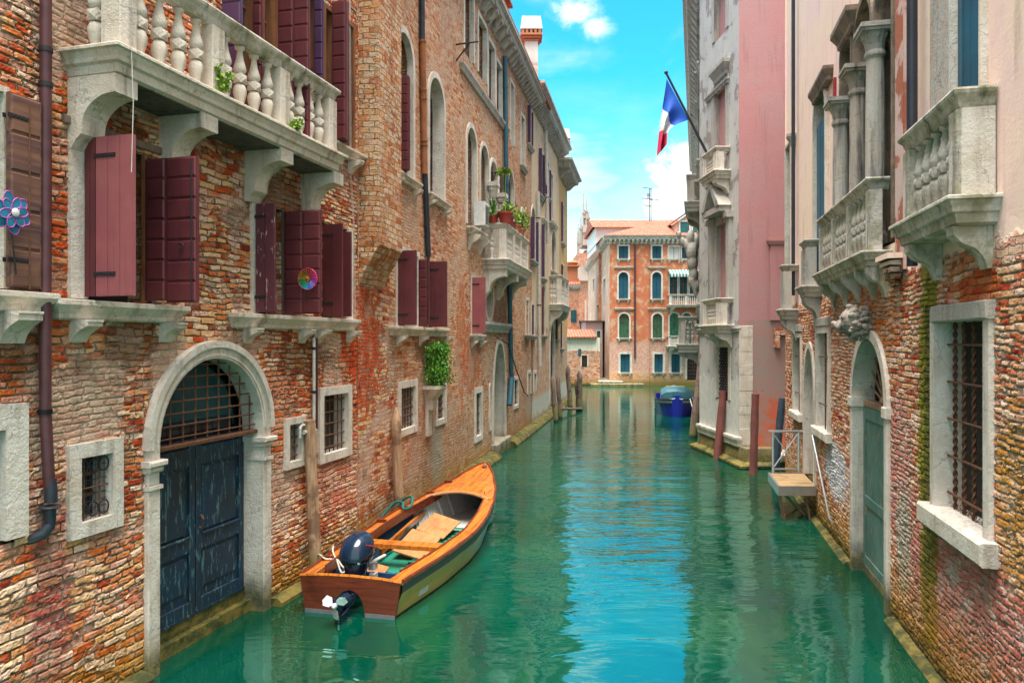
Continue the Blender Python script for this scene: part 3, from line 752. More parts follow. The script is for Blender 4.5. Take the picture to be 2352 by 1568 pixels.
# small ornate window, lower left
xa,xb=N.x(182),N.x(254); z0,z1=zN(215,1192),zN(215,1046)
ws=win(A,N,xa,xb,z0,z1,fw=.13,fmat='stone_w',bottom=True,depth=.24,mull=2,bars=(2,1,.008))
gr=MB(); 
for zz in (z0+.09,z1-.09):
    for i in range(3):
        cx=xa+(xb-xa)*(i+.5)/3
        gr.tube([(cx+.055*math.cos(t),.02,zz+.065*math.sin(t)) for t in [2*PI*k/12 for k in range(13)]],.007,5)
for i in range(7):
    x=xa+(xb-xa)*(i+.5)/7; gr.tube([(x,.05,z0),(x,.05,z1)],.0035,4)
for i in range(9):
    z=z0+(z1-z0)*(i+.5)/9; gr.tube([(xa,.05,z),(xb,.05,z)],.0035,4)
gr.build('scroll_grille',M['iron'],ws,N)
# two low windows right of the door
for u0,u1,vt,vb,nv,nh,fw,fu in ((662,690,973,1058,3,4,.09,676),(741,797,905,1036,6,5,.12,770)):
    xa,xb=N.x(u0),N.x(u1); win(A,N,xa,xb,N.z(vb,N.x(fu)),N.z(vt,N.x(fu)),fw=fw,fmat='stone_w',bottom=True,depth=.25,bars=(nv,nh,.011),bar_y=.06)
# main balcony
OD=.50
bx0=N.x(158)+.0; bx1=N.x(792,-.57)-.06
posts=[N.x(284,-OD)+.09,N.x(503,-OD),N.x(656,-OD),N.x(764,-OD)+.0]
balcony(A,N,bx0,bx1,.52,5.95,6.83,[bx0+.15]+[N.x(u,-.50) for u in (503,656)]+[bx1-.13],4,'fat','stone','stone_moss',
   br=[bx0+.13,N.x(445,-.3),N.x(628,-.3),N.x(745,-.3)+.05],brs='quarter',brh=.62,brw=.26,slabh=.24,r=.074,pw=.20,endn=1,rail_h=.17,over=.05,
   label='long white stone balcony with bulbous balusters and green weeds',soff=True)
# french windows behind the balcony
zf=5.97
def uppw(W,u0,u1,z0,z1,shs,glass='glass',fw=.06,fm='framebr',sill=None):
    xa,xb=W.x(u0),W.x(u1); p=win(A,W,xa,xb,z0,z1,fw=fw,fmat=fm,depth=.18,glass=glass,mull=2,sill=sill,smat='stone')
    for ur,uo,st,mt,n,c in shs:
        P,Q=perp(W,ur,uo); addshut(p,W,P,Q,z0+.04,z1-.03,st,mt,n,c,False)
    return p
uppw(N,525,585,zf,8.3,[(512,556,'panel','purple',9,1),(583,603,'panel','maroon',9,1)],'glass_t')
uppw(N,604,632,zf,8.3,[],'glass_t')
uppw(N,700,722,zf,8.3,[(640,711,'panel','maroon',11,2),(722,743,'panel','purple',10,1)],'glass_t')  # purple on the far leaf paints in the bluish light it catches
z3=N.z(336,N.x(800,-.15)); 
p=uppw(N,745,762,zf,8.25,[],'glass_g')
xa=N.x(764)+.16; p=win(A,N,xa,xa+.45,z3+.0,8.3,fw=.06,fmat='framebr',depth=.18)
P,Q=perp(N,764,795); addshut(p,N,P,Q,z3+.02,N.z(20,xa),'panel','maroon',10,1,False)
addshut(p,N,(Q[0]+.03,Q[1]),(Q[0]+.22,Q[1]+.12),z3+.02,N.z(22,xa),'panel','maroon',10,1,False)
xs=N.x(842,-.15); sill_mb(xs-1.1,xs-.05,z3,.22,.15).build('sill',M['stone'],p,N); bracket_mb(xs-.25,.12,z3-.145,.2,.2).build('bracket',M['stone'],p,N)
# chimney breast with corbelled foot
cx0=Mw.x(824); cx1=Mw.x(921,-.33)+.02; zk=Mw.z(545,cx0); zl=Mw.z(665,cx1)
mb=MB(); mb.box(cx0,cx1,-.33,.05,zk,12.2)
mb.loft([[(cx0,.0,zl),(cx1,.0,zl),(cx1,.05,zl),(cx0,.05,zl)],[(cx0,-.10,zl+(zk-zl)*.3),(cx1,-.10,zl+(zk-zl)*.3),(cx1,.05,zl+(zk-zl)*.3),(cx0,.05,zl+(zk-zl)*.3)],[(cx0,-.345,zk-.12),(cx1,-.345,zk-.12),(cx1,.05,zk-.12),(cx0,.05,zk-.12)],[(cx0-.01,-.35,zk),(cx1,-.35,zk),(cx1,.05,zk),(cx0-.01,.05,zk)]])
CH=mb
# facades
pa=[(2.6,3.3,.8,1.15,(.70,.13,.03),.95,'tint'),(1.2,2.7,.8,.35,(.62,.12,.05),.5,'tint'),(1.9,1.4,.9,.7,(.60,.30,.24),.55,'tint'),(N.x(640),2.35,.5,.9,(.60,.16,.09),.6,'tint'),(N.x(118),.9,.22,1.6,(.40,.13,.13),.65,'tint'),(N.x(250),1.55,.25,.3,(.5,.1,.05),.5,'tint')]
for cx,cz,rx,rz,c in ((N.x(40),4.2,.7,1.9,(.56,.12,.05)),(N.x(120),7.0,.5,1.2,(.50,.13,.07))):
    pa.append((cx,cz,rx,rz,c,.5,'tint'))
for cx,cz,rx,rz in ((N.x(310),3.38,.42,.28),(N.x(700),3.15,.8,.3),(N.x(640),5.2,.9,.45),(N.x(250),5.45,.5,.3),(N.x(30),3.3,.4,.3)): pa.append((cx,cz,rx,rz,(.13,.075,.05),.6,'over'))  # grime together with painted shade under the sills and balcony
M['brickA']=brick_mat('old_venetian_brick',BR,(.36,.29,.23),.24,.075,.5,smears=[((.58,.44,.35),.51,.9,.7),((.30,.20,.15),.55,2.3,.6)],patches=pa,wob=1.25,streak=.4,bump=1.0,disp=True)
M['brickA2']=brick_mat('old_venetian_brick_far',BR,(.36,.29,.23),.24,.075,.5,smears=[((.58,.44,.35),.51,.9,.7),((.30,.20,.15),.55,2.3,.6)],
   patches=[(.2,3.3,.85,1.15,(.70,.13,.03),.95,'tint')],wob=1.25,streak=.3,bump=1.1)
M['brickC']=brick_mat('chimney_brick',BR2,(.34,.29,.23),.2,.10,0,smears=[((.50,.38,.27),.56,1.6,.5)],wob=.9,streak=.3)
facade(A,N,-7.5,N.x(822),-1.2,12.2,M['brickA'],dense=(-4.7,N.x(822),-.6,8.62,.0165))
facade(A,Mw,0.0,Mw.x(908),-1.2,12.2,M['brickA2'])
CH.build('chimney_breast',M['brickC'],A,Mw)
roof(A,N,-7.5,4.9,12.2,7,1.6)
# footing ledge with weed
mb=MB(); mb.prism([(-.14,-.8),(-.14,.06),(-.09,.12),(.05,.13),(.05,-.8)],-7,N.x(330)-.02); mb.prism([(-.16,-.8),(-.16,.05),(-.1,.1),(.05,.1),(.05,-.8)],N.x(620)+.02,2.4); mb.build('footing',M['ledge'],A,N)
# pipes and cables
pipe(A,N,[(105,-200),(105,300),(104,680),(104,945),(113,1110),(117,1150)],.047,'pipe',(115,195,680,945),'iron')
mb=MB(); xx=N.x(117,-.08); z=N.z(1150,xx,-.08)
mb.lathe([(0.0,.0),(.05,.0),(.052,.09),(.042,.2)],(xx,-.08,z-.01),12)
mb.lathe([(.03,-.18),(.045,-.16),(.05,-.02),(.09,.0),(.085,.01)],(xx,-.07,z-.05),12); mb.tube([(xx,-.07,z-.2),(xx-.05,-.05,z-.27),(xx-.12,.02,z-.3)],[.05,.045,.035],10)
mb.build('drain_hopper',M['pipeb'],A,N,smooth=True)
pipe(A,N,[(721,776),(721,962)],.022,'pipew',(800,900),name='thin_pipe',y=-.04)
pipe(A,N,[(728,776),(728,985)],.016,'pipe',(),name='thin_pipe',y=-.03)
x=N.x(721,-.04); z=N.z(962,x); mb=MB().tube([(x,-.04,z),(x-.02,-.05,z-.03),(x-.35,-.05,z-.06),(x-.38,-.05,z-.09),(x-.38,-.05,z-.22)],.02,8); mb.tube([(x-.32,-.07,z-.15),(x-.02,-.07,z-.15)],.03,8)
mb.build('pipe_elbow',M['pipew'],A,N,smooth=True)
mb=MB(); xx=N.x(302,-.6); z=N.z(105,xx,-.6); mb.tube([(xx,-.60,z-.05),(xx+.01,-.61,z-.5),(xx+.0,-.60,z-1.1)],.004,5)
mb.build('hanging_cord',M['pipew'],A,N)
for u,dz in ((790,0),(792.5,0)): pipe(A,N,[(u+12,-60),(u+14,400),(u+22,520),(u+24,735)],.004,'pipew',(),name='cable',y=-.02,seg=5)
# weeds on the balcony
def weed(W,x,y,z,h,label,mat='leafy',n=60,group=None,r=.05):
    mb=MB(); rnd=random.Random(int(x*100))
    for k in range(7):
        a=rnd.uniform(0,2*PI); tip=V(x+r*1.3*math.cos(a),y+r*1.3*math.sin(a),z+h*rnd.uniform(.6,1))
        mb.tube([(x,y,z),((x+tip.x)/2,(y+tip.y)/2,z+h*.5),tip],.003,4)
        for t in (.3,.45,.6,.75,.9,1.0): leaves(mb,[V(x,y,z).lerp(tip,t)],.06,5,(.015,.015,.015),-.2,rnd)
    return mb.build('weed',M[mat],None,W,label=label,cat='weed')
weed(N,N.x(513,-.55),-.56,5.95,.30,'larger green weed sprouting beside the second baluster post of the long balcony')
weed(N,N.x(676,-.55),-.56,5.95,.13,'small green weed tuft at the foot of the third baluster post of the long balcony')

# pinwheels
def to_world(W,x,y,z): return W.M@V(x,y,z)
pw=thing('pinwheel_flower','blue translucent flower windmill with pink rims on brown shutter','garden pinwheel',tuple(to_world(N,N.x(52,-.12),-.12,3.92)))
c=V(N.x(22,-.16),-.16,zN(22,489,-.16))
M['petal']=plain('blue_film',(.03,.25,.40),.3,0,.8,6); M['petalrim']=plain('magenta_rim',(.55,.08,.45),.5)
for k in range(12):
    a=2*PI*k/12+.2; rr=.17 if k%2 else .125; d=V(math.cos(a),0,math.sin(a)); q=V(-math.sin(a),0,math.cos(a)); off=-.02 if k%2 else -.045
    pts=[c+V(0,off,0)+d*(rr*(.52-.48*math.cos(t)))+q*(rr*.3*math.sin(t)) for t in [2*PI*i/16 for i in range(16)]]
    mb=MB(); mb.add(pts,[tuple(range(16))]); mb.add([p+V(0,.004,0) for p in pts],[tuple(range(16))[::-1]]); mb.cm=1; mb.tube(pts+[pts[0]],.004,4); mb.build('petal',[M['petal'],M['petalrim']],pw,N)
mb=MB(); mb.ball(tuple(c+V(0,-.06,0)),.035,10,6,(1,.4,1)); mb.build('hub',M['white'],pw,N)
MB().tube([c+V(.0,0,0),c+V(.05,.03,-.2),c+V(.10,.05,-.47)],.006,5).build('stick',M['iron'],pw,N)
P,Q=PINW
xx=P[0]-.05; yy=N.y(710,xx); zz=N.z(641,xx,yy)
pw2=thing('pinwheel','round rainbow pinwheel with yellow sunflower centre on a maroon shutter','garden pinwheel',tuple(to_world(N,xx,yy,zz-.25)))
cols=[(.75,.55,.03),(.75,.4,.02),(.7,.05,.12),(.6,.03,.25),(.25,.05,.35),(.04,.08,.45),(.02,.35,.35),(.04,.35,.12)]
mats=[plain('pinwheel_colour',c_,.45,0,.15) for c_ in cols]
c=V(xx-.03,yy,zz)
for k in range(24):
    a0=2*PI*k/24; a1=a0+2*PI/24*.72; mb=MB(); r0,r1=.05,.135
    f=lambda r,a,dx:(c.x+dx,c.y+r*math.cos(a),c.z+r*math.sin(a))
    mb.add([f(r0,a0,0),f(r1,a0,0),f(r1,a1,-.02),f(r0,a1,-.008)],[(0,1,2,3),(3,2,1,0)]); mb.build('blade',mats[(k//3)%8],pw2,N)
mb=MB(); mb.tube([f(.138,2*PI*i/24,-.008) for i in range(25)],.005,5); mb.build('rim',mats[2],pw2,N)
mb=MB()
for k in range(14):
    a=2*PI*k/14; mb.add([f(.02,a-.15,-.028),f(.065,a,-.03),f(.02,a+.15,-.028),f(.02,a,-.022)],[(0,1,2),(2,1,0)])
mb.build('sunflower',mats[0],pw2,N); mb=MB().ball((c.x-.03,c.y,c.z),.024,10,6,(.5,1,1)); mb.build('hub',M['framebr'],pw2,N)
MB().tube([(c.x+.01,c.y,c.z),(c.x+.01,c.y+.05,c.z-.3)],.006,5).build('stick',M['iron'],pw2,N)
# ---------------- building B: brick palace with arched lights and the flowered balcony (walls Mw and Fw)
def wx(u,y=0):
    return (Mw,Mw.x(u,y)) if Mw.x(u,y)<LM else (Fw,Fw.x(u,y))
LM=math.hypot(-.182+2.460,23.80-11.815)
B=thing('brick_palace','tall pinkish brick palace with round arched windows, flowered balcony and blue downpipe','palace',(-1.5,16.0,0))
xB0=Mw.x(908); xB1=Fw.x(1221)
def box_op(u0,u1,vt,vb,uf=None,W=None):
    W=W or wx((u0+u1)/2)[0]; a,b=W.x(u0),W.x(u1); xf=W.x(uf if uf is not None else (u0+u1)/2)
    return W,a,b,W.z(vb,xf),W.z(vt,xf)
# tall arched window with red shutters, and the second arched window
W,a,b,z0,z1=box_op(910,946,78,405,928)
wA=win(B,W,a,b,z0,z1,'round',fw=.13,fmat='stone_w',depth=.3,glass='dark',fd=.1,sill=(.2,.15,.2,2,.2),smat='stone')
P,Q=perp(W,915,939); zt=W.z(176,P[0]); addshut(wA,W,P,Q,z0+.02,zt,'panel','maroon',10,1,False)
addshut(wA,W,(Q[0]+.02,Q[1]),(Q[0]+.30,Q[1]+.22),z0+.02,zt-.02,'panel','maroon',10,1,False)
W,a,b,z0,z1=box_op(985,1018,180,455,1000)
win(B,W,a,b,z0,z1,'round',fw=.13,fmat='stone_w',depth=.42,glass='dark',fd=.25,sill=(.2,.15,.15,2,.18),smat='stone')
# first floor windows
W,a,b,z0,z1=box_op(913,958,580,750,930)
w=win(B,W,a,b,z0,z1,fw=.10,fmat='stone_w',depth=.3,glass='dark')
P,Q=perp(W,915,957); addshut(w,W,P,Q,z0+.02,z1-.02,'plank','maroon',7,1,True)
W,a2,b2,_,_=box_op(984,1000,590,757); w2=win(B,W,a2-.35,a2+.3,z0,z1,fw=.0,depth=.3,glass='dark')
P,Q=perp(W,962,981); addshut(w2,W,P,Q,z0+.02,z1-.05,'panel','maroon',7,1,False)
P,Q=perp(W,986,1027); addshut(w2,W,P,Q,z0+.02,z1-.02,'plank','maroon',7,1,True)
sill_mb(W.x(918,-.18),W.x(1036,-.18),z0,.2,.18).build('sill',M['stone'],w2,W)
for u in (925,975,1030): bracket_mb(W.x(u,-.1),.13,z0-.175,.2,.18).build('bracket',M['stone'],w2,W)
W,a,b,z0,z1=box_op(1083,1103,640,768,1090)
w=win(B,W,a,b,z0,z1,fw=.08,fmat='stone_w',depth=.3,sill=(.2,.16,.1,2,.2),smat='stone')
P,Q=perp(W,1085,1115); addshut(w,W,P,Q,z0+.02,z1,'plank','maroon_l',7,1,True,label='single bright maroon plank shutter')
# low barred windows
for u0,u1,vt,vb,nv,nh,fw in ((919,952,889,982,5,5,.13),(1003,1020,888,962,4,5,.12),(1092,1104,902,1000,3,5,.15),(1180,1189,872,930,3,5,.12)):
    W,a,b,z0,z1=box_op(u0,u1,vt,vb); win(B,W,a,b,z0,z1,fw=fw,fmat='stone_w',bottom=True,depth=.28,bars=(nv,nh,.013),bar_y=.05)
# top row of tall stone lights with a continuous sill
for u0,u1,vt,vb in ((1066,1086,-20,130),(1098,1116,52,180),(1121,1135,104,232),(1139,1152,150,265)):
    W,a,b,z0,z1=box_op(u0,u1,vt,vb); win(B,W,a,b,z0,z1,fw=.12,fmat='stone_w',depth=.34,glass='dark',fd=.10)
zs=(Mw.z(140,Mw.x(1066))+Fw.z(305,Fw.x(1160)))/2
sill_mb(Mw.x(1065,-.1),LM-.01,zs,.16,.2).build('string_course',M['stone_g'],B,Mw)
sill_mb(0.01,Fw.x(1166,-.1),zs,.16,.2).build('string_course',M['stone_g'],B,Fw)
W,a,b,z0,z1=box_op(1172,1180,195,330); win(B,W,a,b,z0,z1,fw=.12,fmat='stone_w',depth=.3,glass='glass')
W,a,b,z0,z1=box_op(1196,1204,270,385); win(B,W,a,b,z0,z1,fw=.12,fmat='stone_w',depth=.3,sill=(.2,.18,.1,0,0),smat='stone_g')
# piano nobile arches
W,a,b,z0,z1=box_op(1072,1093,295,520); wp=win(B,W,a,b,z0,z1,'round',fw=.13,fmat='stone_w',depth=.34,glass='dark',fd=.12)
bx0,bx1=Mw.x(1074),Mw.x(1102); sill_mb(bx0,bx1,Mw.z(520,bx0),.34,.2).build('sill',M['stone'],wp,Mw)
for x in (bx0+.15,bx1-.1): bracket_mb(x,.16,Mw.z(520,bx0)-.19,.4,.3,'scroll').build('bracket',M['stone'],wp,Mw)
for u0,u1,vt in ((1103,1121,336),(1125,1141,372),(1145,1159,398),(1167,1179,398)):
    W=Mw if u1<1150 else wx((u0+u1)/2)[0]; a,b=W.x(u0),W.x(u1); xm_=(a+b)/2
    win(B,W,a,b,W.z(590,xm_),W.z(vt,xm_),'round',fw=.11,fmat='stone_w',depth=.34,glass='dark',fd=.10)
# columns between the three lights
for u in (1123,1143):
    W,x=wx(u); zb=W.z(600,x); zt=W.z(430 if u<1130 else 455,x); mb=MB()
    mb.lathe([(.13,zb),(.13,zb+.12),(.10,zb+.16),(.095,zt-.45),(.12,zt-.4),(.10,zt-.36),(.15,zt-.15),(.17,zt-.1),(.17,zt)],(x,-.10,0),14)
    mb.box(x-.19,x+.19,-.29,.0,zt,zt+.12); mb.build('column',M['stone_w'],B,W,smooth=False)
for u0,u1,vt,vb in ((1196,1203,483,560),):
    W,a,b,z0,z1=box_op(u0,u1,vt,vb); win(B,W,a,b,z0,z1,'round',fw=.12,fmat='stone_w',depth=.3,glass='glass_t')
# balcony with pots
x0=Mw.x(1109); zS=Mw.z(594,x0); zR=Mw.z(513,x0); dep=-Mw.y(1163,x0)
x1b=Mw.x(1216,-dep)
balcony(B,Mw,x0,x1b,dep,zS,zR,[x0+.14,x0+.14+(x1b-x0-.28)/3,x0+.14+(x1b-x0-.28)*2/3,x1b-.14],4,'fat','stone_w',None,br=[x0+.2,x0+(x1b-x0)*.5,x1b-.2],
   brs='quarter',brh=.75,brw=.28,slabh=.3,pw=.2,endn=1,label='flowered stone balcony crowded with potted plants')
BAL=(x0,x1b,dep,zS,zR)
# ovals, door canopy, gothic water door
for u0,u1,vt,vb in ((1114,1131,645,732),(1153,1168,664,742)):
    W=Mw; a,b=W.x(u0),W.x(u1); xm_=(a+b)/2
    if b<LM-.1: win(B,W,a,b,W.z(vb,xm_),W.z(vt,xm_),'oval',fw=.12,fmat='stone',depth=.3)
    else:
        W=Fw; a,b=max(.15,W.x(u0)),W.x(u1); win(B,W,a,b,W.z(vb,(a+b)/2),W.z(vt,(a+b)/2),'oval',fw=.12,fmat='stone',depth=.3)
xa=Mw.x(1128,-.25); zc_=Mw.z(738,xa); sill_mb(xa,LM-.01,zc_,.3,.3).build('door_canopy',M['stone_g'],B,Mw)
W=Mw; a,b=W.x(1133),min(LM-.2,W.x(1160)); xm_=a; z1=W.z(787,a+.6); z0=.35
gd=win(B,W,a,b,z0,z1,'gothic',fw=.16,fmat='stone_w',depth=.55,glass='tealg',name='door')
zt=W.z(862,a+.3); g=bars_mb('gothic',a,b,zt,z1,7,7,.013,.40); g.box(a,b,.3,.45,zt-.1,zt); g.build('grille',M['rust'],gd,W)
MB().bbox(a-.3,b+.3,-.15,.5,-.5,z0,.02).build('door_step',M['stone'],gd,W)
for x in (a-.55,b+.0):
    if x<a: win(B,W,x,x+.14,W.z(985,x),W.z(885,x),'gothic',fw=.07,fmat='stone_w',bottom=True,depth=.15)
# wall lamp arm on iron bow
mb=MB(); x=Mw.x(1140); mb.tube([(x+.05,-.02,Mw.z(775,x)),(x+.3,-.3,Mw.z(790,x)),(x+.6,-.5,Mw.z(850,x)),(x+.9,-.7,Mw.z(905,x)),(x+1.3,-.75,Mw.z(915,x))],.018,6); mb.build('iron_bow',M['iron'],B,Mw)
# iron bracket
def iron_bracket(root,W,u,v,u2):
    x=W.x(u); z=W.z(v,x); y=W.y(u2,x); mb=MB(); mb.tube([(x,.02,z),(x,y,z+.03)],.022,5); mb.tube([(x,.02,z-.42),(x,y*.6,z)],.018,5); mb.build('iron_bracket',M['iron'],root,W)
iron_bracket(B,Mw,1047,103,1099)
iron_bracket(B,Mw,1128,398,1146)
# plants
xg=(Mw.x(975,-.1)+Mw.x(1008,-.1))/2
mb=MB(); zb=Mw.z(885,xg); mb.sweep([(-.16,zb-.5),(-.14,zb-.3),(-.05,zb-.14),(0,zb-.08),(.03,zb-.06),(.03,zb)],xg-.28,xg+.28,-.32,.05); mb.bbox(xg-.13,xg+.13,-.06,.02,zb-1.05,zb-.45); mb.build('stone_basin',M['stone'],B,Mw)
mb=MB(); rnd=random.Random(3)
for i in range(900):
    t=rnd.random(); z=zb+.05+t*.85; rx=.27*math.sin(min(1,(t+.12)*1.25)*PI*.85)**.6+.04
    leaves(mb,[V(xg+rnd.gauss(0,rx*.6),-.24+rnd.gauss(0,.10),z)],.062,4,(.03,.03,.03),1.1,rnd)
mb.m=[0 if random.random()<.65 else 1 for _ in mb.f]; mb.build('hanging_plant',[M['leaf'],plain('fresh_leaf',(.13,.33,.03),.5)],None,Mw,label='dense dark green bush growing out of the small stone basin on the left wall',cat='plant')
def pot(W,x,y,z,h,r,label,mat='pot',plant=None,ph=.3,pm='leafy',grp=None,seed=0):
    rnd=random.Random(seed); t=thing('potted_plant',label,'potted plant',tuple(to_world(W,x,y,z)),0,grp)
    MB().lathe([(r*.7,0),(r*.95,h*.82),(r*1.08,h*.83),(r*1.1,h),(r*.9,h*.98),(r*.88,h*.85)],(x,y,z),12).build('pot',M[mat],t,W,smooth=True)
    mb=MB(); c=V(x,y,z+h)
    if plant=='spike':
        for k in range(26):
            a=rnd.uniform(0,2*PI); l=ph*rnd.uniform(.7,1.1); s=rnd.uniform(.05,.4); tip=c+V(math.cos(a)*s*l,math.sin(a)*s*l,l); m_=c.lerp(tip,.5)+V(0,0,l*.1); w=V(-math.sin(a),math.cos(a),0)*.012
            mb.add([c-w,c+w,m_+w,tip,m_-w],[(0,1,2,3,4)])
    elif plant=='palm':
        mb.tube([c,c+V(.02,0,ph*.5),c+V(0,0,ph)],[.018,.014,.012],5)
        for k in range(40):
            a=rnd.uniform(0,2*PI); l=.26*rnd.uniform(.7,1.1); b_=c+V(0,0,ph); m_=b_+V(math.cos(a)*l*.5,math.sin(a)*l*.5,l*.45); tip=b_+V(math.cos(a)*l,math.sin(a)*l,rnd.uniform(-.12,.15)); w=V(-math.sin(a),math.cos(a),0)*.014
            mb.add([b_-w*.4,b_+w*.4,m_+w,tip,m_-w],[(0,1,2,3,4)])
    else:
        leaves(mb,[c+V(0,0,ph*q) for q in (.2,.4,.6,.8)],.12,50,(.11,.11,.08),0,rnd)
        for k in range(5):
            a=rnd.uniform(0,6.3); mb.tube([c,c+V(math.cos(a)*.12,math.sin(a)*.12,ph*.9)],.005,4)
    mb.build('foliage',M[pm],t,W)
x0,x1b,dep,zS,zR=BAL; yr=-dep+.07
pot(Mw,x0+.05,-dep*.42,zR,.22,.16,'red pot with tall spiky green blades at the near corner of the flowered balcony','pot','spike',.55,'leaf',seed=1)
pot(Mw,x0+.05,-.16,zR,.14,.1,'low dark green bush in the pot closest to the wall on the flowered balcony','terra','bush',.22,'leaf',seed=9)
pot(Mw,x0+.10,yr-.02,zR,.30,.21,'large red pot with slender palm on the outer corner of the flowered balcony','pot','palm',1.1,'leafy',seed=2)
pot(Mw,x0+.62,yr,zR,.26,.17,'red pot with bushy yellow-green plant next to the palm pot','pot','bush',.35,'leafy',seed=3)
pot(Mw,x0+1.15,yr,zR,.2,.14,'dark brown pot with a sparse plant midway along the balcony rail','postr','spike',.2,'leaf',seed=4)
pot(Mw,x0+1.9,yr,zR,.22,.16,'terracotta pot with wide grassy tuft on the far half of the rail','terra','spike',.5,'leafy',seed=5)
pot(Mw,x0+2.6,yr,zR,.2,.16,'far pot with leafy climber spilling over the rail end','terra','bush',.55,'leafy',seed=6)
# air conditioner
xa=Mw.x(1090); za=Mw.z(520,xa); mb=MB().bbox(xa-.2,xa+.28,-.33,-.03,za,za+.62,.015); ac=mb.build('air_conditioner',M['white'],B,Mw)
mb=MB()
for i in range(9): mb.box(xa-.15,xa+.23,-.338,-.33,za+.06+i*.055,za+.085+i*.055)
mb.build('louvres',M['iron'],ac,Mw)
# walls
PK=[(0,(.42,.12,.06)),(.25,(.58,.25,.13)),(.5,(.66,.38,.22)),(.75,(.70,.48,.32)),(1,(.52,.26,.17))]
M['brickB']=brick_mat('pink_brick',PK,(.56,.46,.38),.25,.075,.5,smears=[((.56,.42,.33),.50,.7,.45),((.60,.45,.35),.58,2.2,.6)],
   patches=[(4.0,2.2,1.5,.8,(.50,.20,.14),.5,'tint'),(7.5,3.0,1.3,1.0,(.64,.17,.07),.75,'tint'),(5.0,1.0,3.5,.8,(.52,.26,.15),.5,'tint'),(Mw.x(1005),.9,.5,1.0,(.46,.40,.33),.75,'over'),(Mw.x(975),3.25,.7,.35,(.16,.09,.06),.55,'over'),(Mw.x(1100),3.3,.35,.3,(.16,.09,.06),.5,'over'),(Mw.x(1150),4.2,1.2,.7,(.14,.11,.09),.5,'over'),(Mw.x(1060),3.4,.45,1.8,(.66,.20,.09),.8,'tint')],wob=1.0,streak=.3)  # dark brown over patches: grime plus sill shade put into the brick
facade(B,Mw,xB0,LM,-1.2,12.55,M['brickB'],sides=(False,False))
facade(B,Fw,0,xB1,-1.2,12.55,M['brickB'],sides=(False,True))
cornice(B,Mw,xB0,LM+.0,12.95,.5,.5,16); cornice(B,Fw,0,xB1,12.951,.5,.5,14)
roof(B,Mw,xB0,LM+7,12.95,6.8,1.4)
# attic with blue shutter
mb=MB(); xa=Mw.x(1140); mb.box(xa,xa+4.2,.55,4,12.9,15.3); mb.build('attic',M['brickB'],B,Mw)
mb=MB(); mb.prism([(-.0+.3,15.3),(.3,15.4),(2.3,15.9),(4.3,15.4),(4.3,15.3)],xa-.1,xa+4.3); mb.build('attic_roof',M['tile'],B,Mw)
xq=Mw.x(1152,-.1); MB().box(xq-.05,xq,-.05,.5,12.98,15.0).build('attic_shutter',M['teal'],B,Mw)
MB().box(xq+.25,xq+1.4,.48,.56,13.2,15.0).build('attic_window',M['teal'],B,Mw)
# pipes
pipe(B,Mw,[(969,-60),(970,100)],.058,'pipeb'); pipe(B,Mw,[(970,92),(975,400)],.064,'piper',(96,205,225,320,330),'piper'); pipe(B,Mw,[(976,398),(984,590)],.058,'pipeb'); pipe(B,Mw,[(984,585),(985,745)],.03,'pipe')
pipe(B,Fw,[(1160,130),(1162,360),(1170,640),(1175,870)],.075,'pipet',(200,420,640),'pipet',y=-.1)
pipe(B,Fw,[(1175,868),(1170,930)],.10,'pipet',(),y=-.12)
mb=MB(); mb.prism([(-.35,-.8),(-.35,.05),(-.25,.16),(.05,.2),(.05,-.8)],0,a-.35-.02); mb.prism([(-.35,-.8),(-.35,.05),(-.25,.16),(.05,.2),(.05,-.8)],b+.4,LM); mb.build('footing',M['ledge'],B,Mw)
mb=MB(); mb.prism([(-.35,-.8),(-.35,.05),(-.25,.16),(.05,.2),(.05,-.8)],0,xB1); mb.build('footing',M['ledge'],B,Fw)
# chimneys standing on the roofs
def chimney(root,X,Y,z0,z1,w,name='chimney'):
    mb=MB(); mb.box(X-w/2,X+w/2,Y-w/2,Y+w/2,z0,z1-1.0); mb.cm=1
    n=5
    for k in range(3):
        e=.04+.07*k; mb.box(X-w/2-e,X+w/2+e,Y-w/2-e,Y+w/2+e,z1-1.0+k*.1,z1-.92+k*.1)
    for i in range(n):
        for s in (-1,1): mb.box(X-w/2-.16+(w+.32)*(i+.2)/n,X-w/2-.16+(w+.32)*(i+.75)/n,Y+s*(w/2+.02),Y+s*(w/2+.16),z1-.72,z1-.55)
    mb.cm=0; e=.18
    mb.loft([[(X-w/2-e,Y-w/2-e,z1-.55),(X+w/2+e,Y-w/2-e,z1-.55),(X+w/2+e,Y+w/2+e,z1-.55),(X-w/2-e,Y+w/2+e,z1-.55)],[(X-w/2-e*.6,Y-w/2-e*.6,z1),(X+w/2+e*.6,Y-w/2-e*.6,z1),(X+w/2+e*.6,Y+w/2+e*.6,z1),(X-w/2-e*.6,Y+w/2+e*.6,z1)]])
    mb.build(name,[M['chim'],M['terra']],root)
def XY(u,Y): return (u-CX)*Y/F
chimney(B,XY(1220,31),31,12.5,H+(HY-46)*31/F,.55)

